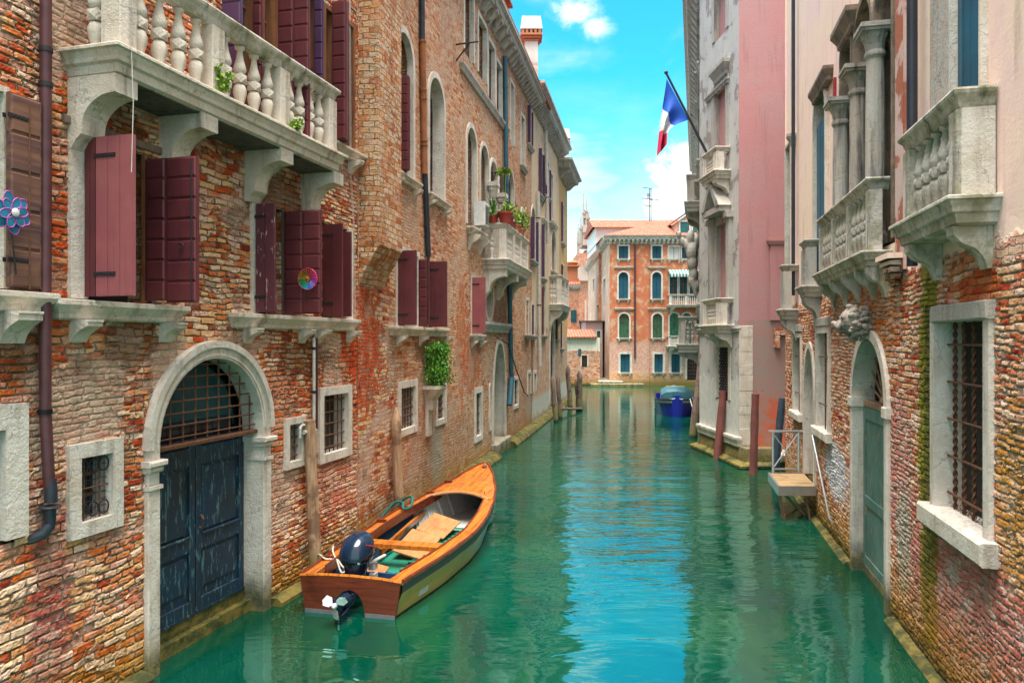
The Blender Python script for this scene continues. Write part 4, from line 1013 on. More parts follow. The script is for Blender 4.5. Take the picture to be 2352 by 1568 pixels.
# ---------------- building C: cream house
C=thing('cream_house','narrow ochre-cream plastered house with purple shutters and dentilled stone eaves','house',(1.5,32,0))
xC0=xB1; xC1=Fw.x(1284)
def cw(u0,u1,vt,vb,kind='rect',sh=None,fw=.12,sill=True,glass='glass',shm='purple',hood=None,fm='stone_w',bars=None,root=None):
    W=Fw; a,b=W.x(u0),W.x(u1); xm_=(a+b)/2
    w=win(root or C,W,a,b,W.z(vb,xm_),W.z(vt,xm_),kind,fw=fw,fmat=fm,depth=.32,glass='dark',fd=.08,sill=(.2,.18,.12,0,0) if sill else None,smat='stone_g',hood=hood,bars=bars,bottom=bars is not None)
    for uo in (sh or ()):
        P,Q=perp(W,uo[0],uo[1]); z0=W.z(vb,xm_); z1=W.z(vt,xm_); zt=z1 if kind=='rect' else z1-(b-a)/2
        addshut(w,W,P,Q,z0+.02,zt-.02,'plank',shm,7,1,False)
    return w
cw(1213,1219,252,338,sh=((1212,1219),(1221,1225)))
cw(1238,1246,350,452,sh=((1238,1245),(1247,1252)))
cw(1254,1260,372,455,sh=((1252,1257),)); cw(1263,1269,400,515,sh=((1262,1266),))
cw(1220,1228,478,600,'round',sh=((1219,1228),(1231,1237)),hood=None)
cw(1245,1250,520,640,sh=((1244,1251),),hood=.2); cw(1266,1276,530,625,'round',fw=.14,hood=.25,glass='glass_t')
cw(1220,1226,700,770,sh=((1222,1226),)); cw(1207,1213,690,768,glass='glass_t')
cw(1245,1251,660,770,sh=((1245,1249),),shm='maroon'); cw(1266,1272,640,720,glass='glass_t')
for u0,u1,vt,vb in ((1212,1218,858,905),(1226,1231,858,900)): cw(u0,u1,vt,vb,sill=False,glass='dark')
cw(1263,1272,745,935,'gothic',fw=.2,sill=False,glass='glass')
cw(1277,1280,700,780,sh=((1276,1281),),shm='maroon')
iron_bracket(C,Fw,1245,455,1261)
M['cream']=plaster_mat('ochre_cream_plaster',(.70,.52,.33),(.66,.50,.36),(.50,.36,.26),.35,[(3.9,(.50,.26,.17),(.60,.42,.30)),(1.1,(.50,.50,.46),(.62,.58,.50))],.5)
facade(C,Fw,xC0,xC1,-1.2,12.75,M['cream'],sides=(True,True))
cornice(C,Fw,xC0,xC1,13.35,.6,.75,30); roof(C,Fw,xC0,xC1,13.35,6.8,1.4)
pipe(C,Fw,[(1236,440),(1240,840)],.07,'pipew',(500,700),y=-.1)
pipe(C,Fw,[(1254,300),(1258,560)],.07,'pipew',(),y=-.1)
chimney(C,XY(1289,43),42,13.2,H+(HY-300)*42/F,.5)
mb=MB(); mb.prism([(-.35,-.8),(-.35,.05),(-.2,.2),(.05,.22),(.05,-.8)],xC0,xC1); mb.build('footing',M['ledge'],C,Fw)
xb_=Fw.x(1262); zq=Fw.z(698,xb_); zr=Fw.z(632,xb_)
dpt=-Fw.y(1290,xb_); 
balcony(C,Fw,xb_,xC1-.3,min(dpt,1.2),zq,zr,[xb_+.15,(xb_+xC1-.3)/2,xC1-.45],4,'fat','stone_w',None,br=[xb_+.3,xC1-.6],brs='scroll',brh=.8,brw=.3,slabh=.3,pw=.22,endn=3,label='pale balcony of the cream house')
for i,(u,c_) in enumerate(((1266,'terra'),(1276,'leaf'))):
    pass
# ---------------- building D: ochre end house
D_=thing('ochre_house','slim deep-ochre end house at the far corner of the left bank','house',(3.0,41,0))
x2=Fw.x(1303)
cwD=lambda *a,**k: cw(*a,root=D_,**k)
cwD(1290,1294,470,560,sh=((1289,1293),)); cwD(1290,1294,610,700,sh=((1289,1293),),shm='maroon'); cwD(1288,1291,740,800,sh=((1288,1291),),shm='maroon')
M['ochre']=plaster_mat('ochre_plaster',(.66,.40,.14),(.62,.42,.22),(.5,.34,.2),.3,[(3.6,(.56,.44,.32),(.50,.26,.17)),(1.2,(.50,.50,.46),(.62,.58,.50))],.5)
facade(D_,Fw,xC1,x2,-1.2,12.0,M['ochre'],sides=(True,True))
cornice(D_,Fw,xC1,x2,12.55,.75,.7,9); roof(D_,Fw,xC1,x2,12.55,6.8,1.2)
mb=MB(); mb.prism([(-.3,-.8),(-.3,.05),(-.2,.2),(.05,.22),(.05,-.8)],xC1,x2); mb.build('footing',M['ledge'],D_,Fw)
iron_bracket(D_,Fw,1303,560,1311) if False else None
# ================================================================ RIGHT BANK
Rw=Wall(4.26,7.38,-.227,-1)
E=thing('brick_villa','brick and cream plaster house with mossy balconies, triple arched loggia and barred stone window','house',(5.5,10,0))
zR_=lambda u,v,y=0:Rw.z(v,Rw.x(u,y),y)
def rop(u0,u1,vt,vb,ur=None): 
    a,b=sorted((Rw.x(u0),Rw.x(u1))); xr=Rw.x(ur) if ur else (a+b)/2
    return a,b,Rw.z(vb,xr),Rw.z(vt,xr)
# big barred window
a,b,z0,z1=rop(2152,2266,737,1195,2205)
w=win(E,Rw,a,b,z0,z1,fw=.12,fmat='stone_w',depth=.26,glass='dark',bars=None,lintel=None,label='tall barred ground floor window with twisted iron bars')
MB().bbox(a-.02,b+.14,-.06,.3,z1+.001,z1+.16,.012).build('lintel',M['stone_g'],w,Rw)
g=MB()
for i in range(5):
    x=a+(b-a)*(i+.6)/5.2; tw=[]
    g.tube([(x,.12,z0),(x,.12,z1)],.010,6)
    for s in (0,PI):
        g.tube([(x+.015*math.cos(t*.9+s),.12+.015*math.sin(t*.9+s),z0+(z1-z0)*t/80) for t in range(81)],.010,4,False)
for j in range(5):
    z=z0+(z1-z0)*(j+.4)/5; g.tube([(a,.10,z),(b,.10,z)],.012,6)
g.build('grille',M['rust'],w,Rw)
MB().bbox(a-.22,b+.22,-.13,.4,z0-.20,z0-.001,.02).build('sill',M['stone_w'],w,Rw)
rnd=random.Random(5); mb=MB()
for i in range(60):
    x=rnd.uniform(a+.05,b-.05); mb.tube([(x,.1+rnd.random()*.1,z0+.01),(x+rnd.uniform(-.06,.06),.1+rnd.random()*.1,z0+rnd.uniform(.02,.06))],.004,3)
mb.build('twigs',M['postd'],w,Rw,kind='stuff')
# arched water door with lion keystone
a,b,z0_,z1_=rop(1962,2036,765,1290,2000)
zi=3.42; zt=2.45
Rw.holes.append(outline('round',a-.08,b+.08,-.55,zi+.08,12))
d=MB().box(a,b,.16,.22,-.3,zt); dd=d.build('door',M['doorgreen'],E,Rw,label='flaking green water door under the wooden fan light')
lf=MB(); t=.10
lf.bbox(a,a+t,.125,.16,.1,zt,.006); lf.bbox(b-t,b,.125,.16,.1,zt,.006)
for zz,h in ((.1,.15),(1.0,.14),(zt-.2,.2)): lf.bbox(a+t,b-t,.128,.16,zz,zz+h,.006)
for i in range(4):
    xa=a+t+(b-a-2*t)*i/4; lf.bbox(xa+.003,xa+(b-a-2*t)/4-.003,.145,.162,.25,zt-.2,.004)
lf.build('door_leaf',M['doorgreen'],dd,Rw)
MB().plate(outline('round',a-.02,b+.02,zt,zi+.02,12),.30,.34).build('fan_light',M['dark'],E,Rw)
mb=MB(); cx=(a+b)/2; rr=(b-a)/2
mb.box(a,b,.12,.29,zt,zt+.07)
for i in range(11):
    an=PI*(i+.5)/11; mb.tube([(cx+.1*math.cos(an),.22,zt+.08+.1*math.sin(an)),(cx+rr*.96*math.cos(an),.22,zt+.07+max(0,(zi-zt-rr))+rr*.94*math.sin(an))],.016,5)
mb.ball((cx,.2,zt+.12),.07,10,6); mb.build('fan_slats',M['post'],E,Rw)
hw_=(b-a)/2; zs_=zi-hw_; cx=(a+b)/2
mb=MB(); o=[(cx-(hw_+.14)*math.cos(t),zs_+(hw_+.14)*math.sin(t)) for t in [PI*i/24 for i in range(25)]]; q=[(cx-hw_*math.cos(t),zs_+hw_*math.sin(t)) for t in [PI*i/24 for i in range(25)]]
mb.ring(o,q,-.035,.28); mb.build('door_arch',M['stone_w'],E,Rw)
for s,(xa,xb) in enumerate(((a-.14,a),(b,b+.14))):
    mb=MB().bbox(xa,xb,-.035,.28,-.6,zt-.02,.012); mb.bbox(xa-.03,xb+.03,-.06,.28,zt-.02,zt+.12,.012); mb.box(xa+.002,xb-.002,-.03,.28,zt+.12,zs_+.01); mb.build('door_pilaster',M['stone_w'],E,Rw)
MB().box(a,b,.12,.6,-.6,.12).build('door_step',M['stone'],E,Rw)
# lion head
x=Rw.x(1966,-.3); xk=cx; zz=zR_(1960,735,-.3)
mb=MB()
mb.ball((xk,-.20,zz),.17,14,10,(1,1.1,1.05)); mb.ball((xk,-.36,zz-.06),.095,12,8,(1,1.1,.75)); mb.ball((xk,-.45,zz-.03),.035,8,6)
mb.ball((xk,-.35,zz-.14),.06,10,6,(1,1,.6))
for s in (-1,1):
    mb.ball((xk+s*.08,-.34,zz+.05),.035,8,6); mb.ball((xk+s*.13,-.2,zz+.14),.045,8,6); mb.ball((xk+s*.05,-.40,zz-.08),.045,8,6)
rnd=random.Random(11)
for i in range(120):
    an=rnd.uniform(0,2*PI); r_=.15+rnd.uniform(0,.06); y=-.02-rnd.random()*.24
    mb.ball((xk+r_*math.cos(an),y,zz+r_*math.sin(an)*1.15-.03),rnd.uniform(.020,.034),8,6,(1,1.6,1))
mb.box(xk-.1,xk+.1,-.1,.05,zz-.25,zz+.12)
lo=mb.build('lion_head_keystone',M['stone_blk'],E,Rw,smooth=True); md=lo.modifiers.new('blend','REMESH'); md.mode='VOXEL'; md.voxel_size=.008; md.use_smooth_shade=True
# smaller windows and a gothic door further on
for u0,u1,vt,vb,k,fw,g_ in ((1878,1904,765,985,'rect',.12,'glass'),(1824,1840,775,945,'rect',.10,'glass')):
    a,b,z0,z1=rop(u0,u1,vt,vb); 
    w=win(E,Rw,a,b,z0,z1,k,fw=fw,fmat='stone_w',depth=.4,glass=g_,bars=(1,2,.012)); MB().bbox(a-.2,b+.2,-.1,.35,z0-.16,z0-.001,.02).build('sill',M['stone_w'],w,Rw)
    MB().bbox(a-.14,b+.14,-.05,.2,z1+.125,z1+.28,.01).build('lintel',M['stone_g'],w,Rw)
a,b,z0,z1=rop(1849,1871,800,1000)
wd=win(E,Rw,a,b,.65,z1,'gothic',fw=.13,fmat='stone_w',depth=.4,glass='postd',name='door')
# iron cramps
for u,vt,vb in ((1902,772,880),):
    x=Rw.x(u); mb=MB().box(x-.05,x+.05,-.03,.01,zR_(u,vb),zR_(u,vt)); mb.box(x-.12,x+.12,-.035,.01,zR_(u,820)-.03,zR_(u,820)+.03); mb.build('iron_anchor',M['rust'],E,Rw)
# balcony 1 (nearest)
x1=Rw.x(2284); dep=-Rw.y(2194,x1); x0=Rw.x(2066,-dep)
balcony(E,Rw,x0,x1,dep,4.60,5.50,[x0+.13,x1-.13],5,'fat','stone_moss',None,br=[x0+.22,x1-.16],brs='scroll',brh=.36,brw=.17,slabh=.24,r=.07,pw=.18,endn=0,rail_h=.17,label='nearest mossy balcony in front of the tall blue shutters')
MB().bbox(x1-.24,x1-.03,-dep+.06,.02,4.6,5.34,.008).build('end_panel',M['stone_w'],E,Rw)
# balcony 2 (long one under the arches)
x1=Rw.x(2040); x0=Rw.x(1880,-.22); L=x1-x0
B2=(x0,x1)
balcony(E,Rw,x0,x1,.24,4.52,5.44,[x0+.1,x0+L*.33,x0+L*.64,x1-.1],[4,4,4],'fat','stone_moss',None,br=[x0+.2,x0+L*.3,x0+L*.55,x0+L*.8,x1-.12],brs='scroll',brh=.38,brw=.13,slabh=.2,r=.07,pw=.16,endn=0,rail_h=.15,label='long blackened balcony below the triple arches')
x1=Rw.x(1884); x0=Rw.x(1842,-.22)
balcony(E,Rw,x0,x1,.26,4.42,5.28,[x0+.1,x1-.1],5,'fat','stone_g',None,br=[x0+.2,x1-.16],brs='scroll',brh=.42,brw=.14,slabh=.22,r=.07,pw=.18,endn=0,rail_h=.15,label='small grey balcony, third from the front')
x1=Rw.x(1832); x0=Rw.x(1798,-.25)
balcony(E,Rw,x0,x1,.32,4.10,5.08,[x0+.1,x1-.1],4,'fat','stone_g',None,br=[x0+.2,x1-.16],brs='scroll',brh=.45,brw=.2,slabh=.25,r=.07,pw=.18,endn=0,rail_h=.15,label='farthest small balcony with blackened slab')
# upper windows
zf=4.64
a,b=sorted((Rw.x(2190),Rw.x(2256)))
w=win(E,Rw,a-.0,b,zf,9.0,fw=.03,fmat='stone_w',depth=.10,glass='teal')
P=(a+.02,.02); addshut(w,Rw,(a+.03,.05),(a+.22,.02),zf,8.9,'plank','teal',7,1,False); addshut(w,Rw,(a+.24,.03),(b-.02,.05),zf,8.9,'plank','teal',7,1,False)
MB().bbox(a-.60,a-.035,-.03,.06,zf,9.2,.02).build('jamb',M['stone_g'],w,Rw)
# arched loggia
colx=[]
for u0,u1,vt in ((1934,1957,75),(1966,2003,5),(2014,2052,-70)):
    a,b=sorted((Rw.x(u0),Rw.x(u1))); xm_=(a+b)/2
    win(E,Rw,a,b,zf,Rw.z(vt,xm_),'round',fw=.09,fmat='stone_dk',depth=.45,glass='dark')  # recess shade put into the dark frame colour
for u,vt,mt in ((1942,230,'stone_g'),(1983,155,'stone_blk'),(2024,62,'stone_g')):
    x=Rw.x(u); zt=Rw.z(vt,x); mb=MB()
    mb.lathe([(.15,zf),(.15,zf+.1),(.12,zf+.16),(.118,zf+1.6),(.108,zt-.42),(.135,zt-.38),(.135,zt-.35),(.115,zt-.31),(.13,zt-.22),(.17,zt-.12),(.18,zt-.1)],(x,-.07,0),16)
    for k in range(8):
        an=2*PI*k/8; mb.ball((x+.13*math.cos(an),-.07+.13*math.sin(an),zt-.13),.045,8,6,(1,1,1.3))
    mb.box(x-.2,x+.2,-.27,.10,zt-.1,zt-.06); mb.bbox(x-.22,x+.22,-.29,.10,zt-.06,zt,.01); mb.build('column',M[mt],E,Rw)
a,b=sorted((Rw.x(1871),Rw.x(1897))); xm_=(a+b)/2; z1=Rw.z(200,xm_)
w=win(E,Rw,a,b,zf,z1,'round',fw=.10,fmat='stone_w',depth=.3,glass='glass')
addshut(w,Rw,(a+.02,.06),(a+(b-a)*.45,.03),zf,z1-(b-a)*.55,'plank','teal',7,1,False); addshut(w,Rw,(a+(b-a)*.48,.03),(b-.02,.06),zf,z1-(b-a)*.55,'plank','teal',7,1,False)
a,b=sorted((Rw.x(1806),Rw.x(1817))); xm_=(a+b)/2; w=win(E,Rw,a,b,4.15,Rw.z(335,xm_),fw=.08,fmat='stone_w',depth=.3,glass='glass')
# hood moulds
def hood(u0,v0,u1,v1,ov=.22,h=.2,mt='stone_dk'):
    a,b=sorted((Rw.x(u0,-ov),Rw.x(u1,-.05))); z=(Rw.z(v0,Rw.x(u0,-ov),-ov)+Rw.z(v1,b))/2
    sill_mb(a,b,z,ov*.9,h).build('hood_mould',M[mt],E,Rw)
hood(1848,225,1900,140,.2,.25); hood(1890,110,1958,-20,.3,.32); hood(1797,335,1818,280,.25,.3,'stone_g')
x=Rw.x(1908,-.1); MB().box(x-.06,x+.06,-.06,-.02,zR_(1908,305),zR_(1908,205)).build('iron_anchor',plain('red_iron',(.35,.03,.03),.6),E,Rw)
x=Rw.x(2095,-.09)
mb=MB(); mb.tube([(x,-.09,4.2),(x,-.09,13.4)],.055,12)
mb.build('drainpipe',M['pipeb'],E,Rw,smooth=True)
x=Rw.x(1822,-.07); MB().tube([(x,-.07,4.4),(x,-.07,13.4)],.04,8).build('drainpipe',M['pipeb'],E,Rw)
mm=MB(); mm.bbox(Rw.x(2080),Rw.x(2062),-.028,.01,4.22,13.5,.004)
# corbelled brick step under the balconies
x=Rw.x(2062); mb=MB()
for k in range(5): mb.box(x-.25+k*.02,x+.32-k*.06,-.20+k*.035,.01,4.42-k*.075-.078,4.42-k*.075)
CORB=mb
GP=[(0,(.38,.07,.04)),(.2,(.52,.16,.09)),(.4,(.64,.36,.20)),(.6,(.72,.52,.40)),(.8,(.60,.32,.25)),(1,(.42,.14,.11))]
xg=Rw.x(2128)
M['brickR']=brick_mat('right_bank_brick',GP,(.56,.48,.40),.24,.068,.7,smears=[((.50,.47,.42),.60,1.1,.6),((.58,.47,.40),.56,3.1,.4)],
  patches=[(Rw.x(2000),3.6,1.4,.55,(.62,.22,.07),.6,'tint'),(Rw.x(2200),.7,2.2,1.15,(.56,.20,.19),.8,'tint'),(Rw.x(2065),1.9,.5,1.0,(.62,.30,.30),.6,'tint'),(Rw.x(2240),3.85,.5,.2,(.50,.12,.04),.7,'over'),
    (Rw.x(1918),1.2,.95,.55,(.62,.66,.70),.8,'over'),(Rw.x(2072),1.05,.32,.65,(.42,.40,.33),.8,'over'),
    (xg,2.6,.33,2.3,(.22,.22,.015),.9,'over'),(xg-.02,2.2,.12,2.0,(.03,.045,.008),.5,'over'),(xg+.03,1.0,.3,1.2,(.16,.13,.01),.6,'over'),(Rw.x(2330),2.2,.4,.8,(.60,.33,.10),.7,'tint'),(Rw.x(2060),4.9,.10,1.0,(.08,.13,.05),.8,'over'),
    (Rw.x(2078),6.6,.10,1.7,(.45,.12,.06),.7,'over')],
  zones=[(4.22,(.80,.60,.55),(.82,.66,.52))],wob=1.1,streak=.35,disp=True)
far=Rw.x(1803)
facade(E,Rw,far,5.6,-1.2,13.6,M['brickR'],dense=(far,2.4,-.6,4.05,.0175))
CORB.build('brick_corbel',M['brickR'],E,Rw); mm.build('plaster_strip',plaster_mat('patchy_pink_plaster',(.66,.50,.46),(.62,.42,.38),(.42,.12,.06),.75,(),0),E,Rw)
roof(E,Rw,far,5.6,13.6,6.8,1.2,.12)
mb=MB(); mb.prism([(-.12,-.8),(-.12,-.02),(-.06,.04),(.05,.06),(.05,-.8)],far,Rw.x(1960)-.2); mb.prism([(-.12,-.8),(-.12,-.02),(-.06,.04),(.05,.06),(.05,-.8)],Rw.x(2045)+.1,5.6); mb.build('footing',M['ledge'],E,Rw)
# handrail on the wall
hp=[]
for u,v,y in ((1870,1010,-.0),(1866,1000,-.10),(1905,1190,-.12),(1913,1199,-.10),(1921,1203,-.0)):
    x=Rw.x(u,y); hp.append((x,y,Rw.z(v,x,y)))
MB().tube(hp,.018,8).build('wall_handrail',M['steel'],E,Rw,smooth=True)
# ---------------- landing platform
zd=.65
dk=thing('landing_platform','small timber landing deck in a steel frame with cross-braced rail, bracketed off the right wall','platform',(5.4,14.6,zd))
y0p=13.96; y1p=15.4
def rx(Y): return 4.26+.227*(Y-7.38)
def deckx(f,Y):   # f 0 outer .. 1 wall
    xo=5.02+(Y-y0p)*(5.33-5.02)/(y1p-y0p); return xo+(rx(Y)-.02-xo)*f
mb=MB(); n=9
for i in range(n):
    ya=y0p+.04+(y1p-y0p-.08)*i/n; yb=ya+(y1p-y0p-.08)/n-.012
    mb.add([(deckx(0,ya)+.04,ya,zd-.03),(deckx(1,ya),ya,zd-.03),(deckx(1,yb),yb,zd-.03),(deckx(0,yb)+.04,yb,zd-.03),(deckx(0,ya)+.04,ya,zd),(deckx(1,ya),ya,zd),(deckx(1,yb),yb,zd),(deckx(0,yb)+.04,yb,zd)],
      [(0,3,2,1),(4,5,6,7),(0,1,5,4),(1,2,6,5),(2,3,7,6),(3,0,4,7)])
mb.build('deck',wood_mat('deck_timber',(.42,.28,.14),(.30,.19,.09),.75,1,0),dk)
def beam(mb,p,q,w,h):
    p=Vector(p);q=Vector(q); d=(q-p).normalized(); s=d.cross(V(0,0,1)).normalized()*w/2; u=V(0,0,h/2)
    mb.loft([[p-s-u,p+s-u,p+s+u,p-s+u],[q-s-u,q+s-u,q+s+u,q-s+u]])
mb=MB(); zc=zd-.08
beam(mb,(deckx(0,y0p),y0p,zc),(deckx(1,y0p),y0p,zc),.03,.18); beam(mb,(deckx(0,y1p),y1p,zc),(deckx(1,y1p),y1p,zc),.03,.18); beam(mb,(deckx(0,y0p)+.012,y0p,zc),(deckx(0,y1p)+.012,y1p,zc),.03,.18)
mb.build('frame',M['steel'],dk)
mb=MB(); xa,xb=deckx(0,y1p)+.02,deckx(.86,y1p)
for x in (xa+.08,xb): mb.tube([(x,y1p,zd-.1),(x,y1p,1.5)],.025,8)
mb.tube([(xa-.02,y1p,1.51),(xb+.1,y1p,1.51)],.028,8); mb.tube([(xa+.08,y1p,zd+.08),(xb,y1p,zd+.08)],.02,8)
mb.tube([(xa+.08,y1p,zd+.1),(xb,y1p,1.48)],.014,6); mb.tube([(xa+.08,y1p,1.48),(xb,y1p,zd+.1)],.014,6); mb.build('railing',M['steel'],dk,smooth=True)
for p,q in (((deckx(.06,y0p+.1),y0p+.12,zd-.17),(deckx(.35,y0p),y0p+.2,-.4)),((deckx(.1,y1p),y1p-.2,zd-.17),(deckx(.75,y1p),y1p-.4,-.1)),((deckx(.78,y0p),y0p+.1,zd-.17),(deckx(.98,y0p),y0p+.1,-.4)),((deckx(.3,y0p),y0p+.5,zd-.17),(deckx(.98,y0p),y0p+.5,.0))):
    mb=MB(); beam(mb,p,q,.09,.06); mb.build('strut',M['post'],dk)

# ---------------- grey palazzo
Gw=Wall(6.22,20.3,.0738,-.9973)
Gp=thing('grey_palazzo','pale grey stuccoed palazzo with pediment, two small balconies and lattice window at the water','palazzo',(6.3,22,0))
def gw(u0,u1,vt,vb,root=Gp,W=Gw,**k):
    a,b=sorted((W.x(u0),W.x(u1))); xm_=(a+b)/2; return win(root,W,a,b,W.z(vb,xm_),W.z(vt,xm_),**k),a,b,W.z(vb,xm_),W.z(vt,xm_)
w,a,b,z0,z1=gw(1642,1668,-30,82,fw=.22,fmat='stone_g',depth=.55,glass='purple')
w,a,b,z0,z1=gw(1641,1668,205,365,fw=.22,fmat='stone_g',depth=.5,glass='glass')
addshut(w,Gw,(b-.04,.05),(b-.36,.30),z0,z1-.1,'panel','maroon_l',6,1,False)
sill_mb(Gw.x(1616,-.4)+.0,Gw.x(1672),Gw.z(140,Gw.x(1668)),.34,.45).build('hood',M['stone_g'],w,Gw)
sill_mb(Gw.x(1616,-.4),Gw.x(1672),Gw.z(-90,Gw.x(1668)),.34,.45).build('hood',M['stone_g'],w,Gw)
sill_mb(Gw.x(1625),Gw.x(1675),Gw.z(150,Gw.x(1660))+.35 if False else Gw.z(185,Gw.x(1668)),.12,.15).build('architrave',M['stone_g'],w,Gw)
w,a,b,z0,z1=gw(1646,1672,515,690,fw=.2,fmat='stone_g',depth=.55,glass='purple')
# pediment
xa,xb=Gw.x(1612,-.35),Gw.x(1679); zb=Gw.z(487,xb-.2); mb=MB(); mb.plate([(xa,zb),(xb,zb),(xb,zb+.16),(xa,zb+.16)],-.35,.0); xm_=(xa+xb)/2
mb.plate([(xa-.05,zb+.16),(xm_,zb+.95),(xm_,zb+.78),(xa+.25,zb+.16)],-.38,0); mb.plate([(xb+.05,zb+.16),(xb-.25,zb+.16),(xm_,zb+.78),(xm_,zb+.95)],-.38,0); mb.plate([(xa+.2,zb+.162),(xb-.2,zb+.162),(xm_,zb+.8)],-.12,0)
mb.build('pediment',M['stone_g'],Gp,Gw)
for x in (a-.3,b+.25):
    mb=MB(); mb.bbox(x-.13,x+.13,-.12,.0,z0,zb-.15); mb.bbox(x-.18,x+.18,-.2,.0,zb-.2,zb-.02,.02); mb.build('pilaster',M['stone_g'],Gp,Gw)
for vr,vs_,lb in ((338,392,'upper balcony of the grey palazzo where the flag pole is fixed'),(684,745,'lower balcony of the grey palazzo above the lattice window')):
    x1=Gw.x(1677 if vr<400 else 1684); dep=.42; x0=Gw.x(1612,-dep); zr=Gw.z(vr,x1-.1); zs=Gw.z(vs_,x1-.1)
    balcony(Gp,Gw,x0,x1,dep,zs,zr,[x0+.15,x1-.15],5,'fat','stone_w',None,br=[x0+.3,x1-.2],brs='scroll',brh=.4,brw=.25,slabh=.25,r=.08,pw=.24,endn=0,rail_h=.14,label=lb)
w,a,b,z0,z1=gw(1648,1674,797,915,fw=.15,fmat='stone_w',depth=.3,glass='dark')
mb=MB(); k=7
for i in range(-8,k+2):
    for s in (1,-1):
        pts=[]
        for t in range(0,21):
            z=z0+(z1-z0)*t/20; x=a+(b-a)*(i+ s*t*.45)/k + (0 if s>0 else (b-a))
            if a<=x<=b: pts.append((x,.05+.01*s,z))
        if len(pts)>1: mb.tube(pts,.014,4)
mb.build('lattice_grille',M['iron'],w,Gw)
M['greyp']=plaster_mat('pale_grey_stucco',(.55,.53,.50),(.47,.46,.45),(.30,.25,.23),.5,[(2.3,(.66,.66,.62),(.60,.58,.54))],.75,1.2)
facade(Gp,Gw,-3.3,0,-1.2,17.2,M['greyp'],back=1.2,sides=(True,True))
sill_mb(-3.3,0.02,Gw.z(1003,0),.12,.28).build('plinth_band',M['stone_w'],Gp,Gw)
mb=MB(); mb.sweep([(.10,-.8),(.10,.0),(.25,.02),(.25,.08),(.06,.16),(.0,.5)],-3.3,0.5,0,1.0); mb.build('footing',M['ledge'],Gp,Gw)
mb=MB(); random.seed(9)
zz=-.3
while zz<3.75:
    h=.32; h=random.uniform(.22,.5); mb.bbox(6.225,6.60,20.275+random.uniform(-.008,.008),20.40,zz,zz+h-.006,.008); zz+=h
mb.build('quoins',M['stone'],Gp)
mb=MB(); 
x,y,z=6.0,0,0
for vz in (-.01,):
    sill_mb(-3.3,.0,Gw.z(752,0)+.0,.07,.12).build('string_course',M['stone_g'],Gp,Gw)
cornice(Gp,Gw,-3.3,0,17.7,.5,.6,8)
# ---------------- pink house behind the slip
K=Wall(6.22,20.3,1,0)
Kp=thing('pink_house','smooth dusty-pink rendered wall of a house facing the camera beside the grey palazzo','house',(9,20.4,0))
M['pink']=plaster_mat('dusty_pink_render',(.47,.215,.215),(.44,.245,.245),(.45,.20,.19),-.6,[(3.9,(.33,.24,.21),(.38,.22,.19)),(1.9,(.58,.13,.07),(.40,.22,.17))],.5,.6)
facade(Kp,K,0.0,7.5,-1.2,17.6,M['pink'],back=2.2)
roof(Kp,K,0.1,7.5,17.6,2.2,.6,.05)
mb=MB(); mb.bbox(.85,3.0,-.05,0,3.95,6.0,.01); mb.build('blind_panel',M['pink'],Kp,K)
mb=MB(); mb.sweep([(.0,6.0),(.03,6.03),(.06,6.12),(.06,6.16)],.82,3.0,-.05,0); mb.build('string_course',M['pink'],Kp,K)
mb=MB().box(.95,1.6,-.12,0,3.55,3.75); mb.box(.95,1.1,-.12,0,3.2,3.55); mb.build('brick_shelf',M['brickR'],Kp,K)
ld=MB(); ld.bbox(7.0,9.5,19.3,20.29,.22,.42,.02); ld.box(7.05,9.4,19.4,20.25,-.6,.22); place(ld.mesh('stone_landing',M['stone']),'stone_landing',None,None,'low stone landing in the slip at the foot of the pink wall','landing')

# ---------------- second palace further along (seen edge-on)
P2=Wall(6.02,23.6,-.2495,-1)
Pp=thing('carved_palace','far grey palace seen edge-on with heavy bracketed cornice, balcony and carved figure','palace',(8,32,0))
def p2(Y): return -(Y-23.6)*math.hypot(.2495,1)
cornice(Pp,P2,p2(52),0,15.6,.62,.9,46); 
for z in (4.6,9.2,12.3): sill_mb(p2(52),-.02,z,.18,.25).build('string_course',M['stone_g'],Pp,P2)
for Y in (25.5,28.5,31.5,38.5,41.5,44.5):
    for z0,z1 in ((1.2,3.4),(5.4,8.2),(10.0,11.8)):
        x=p2(Y); w=win(Pp,P2,x-.5,x+.5,z0,z1,'rect' if z0<5 else 'round',fw=.2,fmat='stone_g',depth=.4,glass='glass',hood=None)
        sill_mb(x-.85,x+.85,z1+.55,.35,.3).build('hood',M['stone_g'],w,P2)
balcony(Pp,P2,p2(36.5),p2(33.5),.95,3.25,4.5,[p2(36.3),p2(35),p2(33.7)],4,'fat','stone_g',None,br=[p2(36),p2(34)],brs='scroll',brh=.6,brw=.3,slabh=.4,r=.09,pw=.3,endn=3,rail_h=.2)
balcony(Pp,P2,p2(30),p2(27.5),.5,8.6,9.6,[p2(29.8),p2(27.7)],5,'fat','stone_g',None,br=[p2(29.5),p2(28)],brs='scroll',brh=.5,brw=.3,slabh=.4,r=.09,pw=.3,endn=1,rail_h=.2)
x=p2(31.5); mb=MB(); z=H+(HY-657)*31.5/F; 
for q in ((-.15,.0,.22),(-.25,.5,.26),(-.3,1.0,.30),(-.32,1.45,.33),(-.5,1.75,.2),(-.38,2.05,.24),(-.7,1.9,.14),(-.85,2.2,.13),(-.1,1.9,.2),(-.35,.25,.2)):
    mb.ball((x,q[0],z+q[1]),q[2],10,8,(1,.8,1.5))
mb.tube([(x,-.35,z+1.5),(x,-.75,z+1.9),(x,-.95,z+2.35)],[.12,.09,.08],8); mb.tube([(x+.1,-.3,z+.3),(x+.1,-.15,z-.4)],[.14,.08],8)
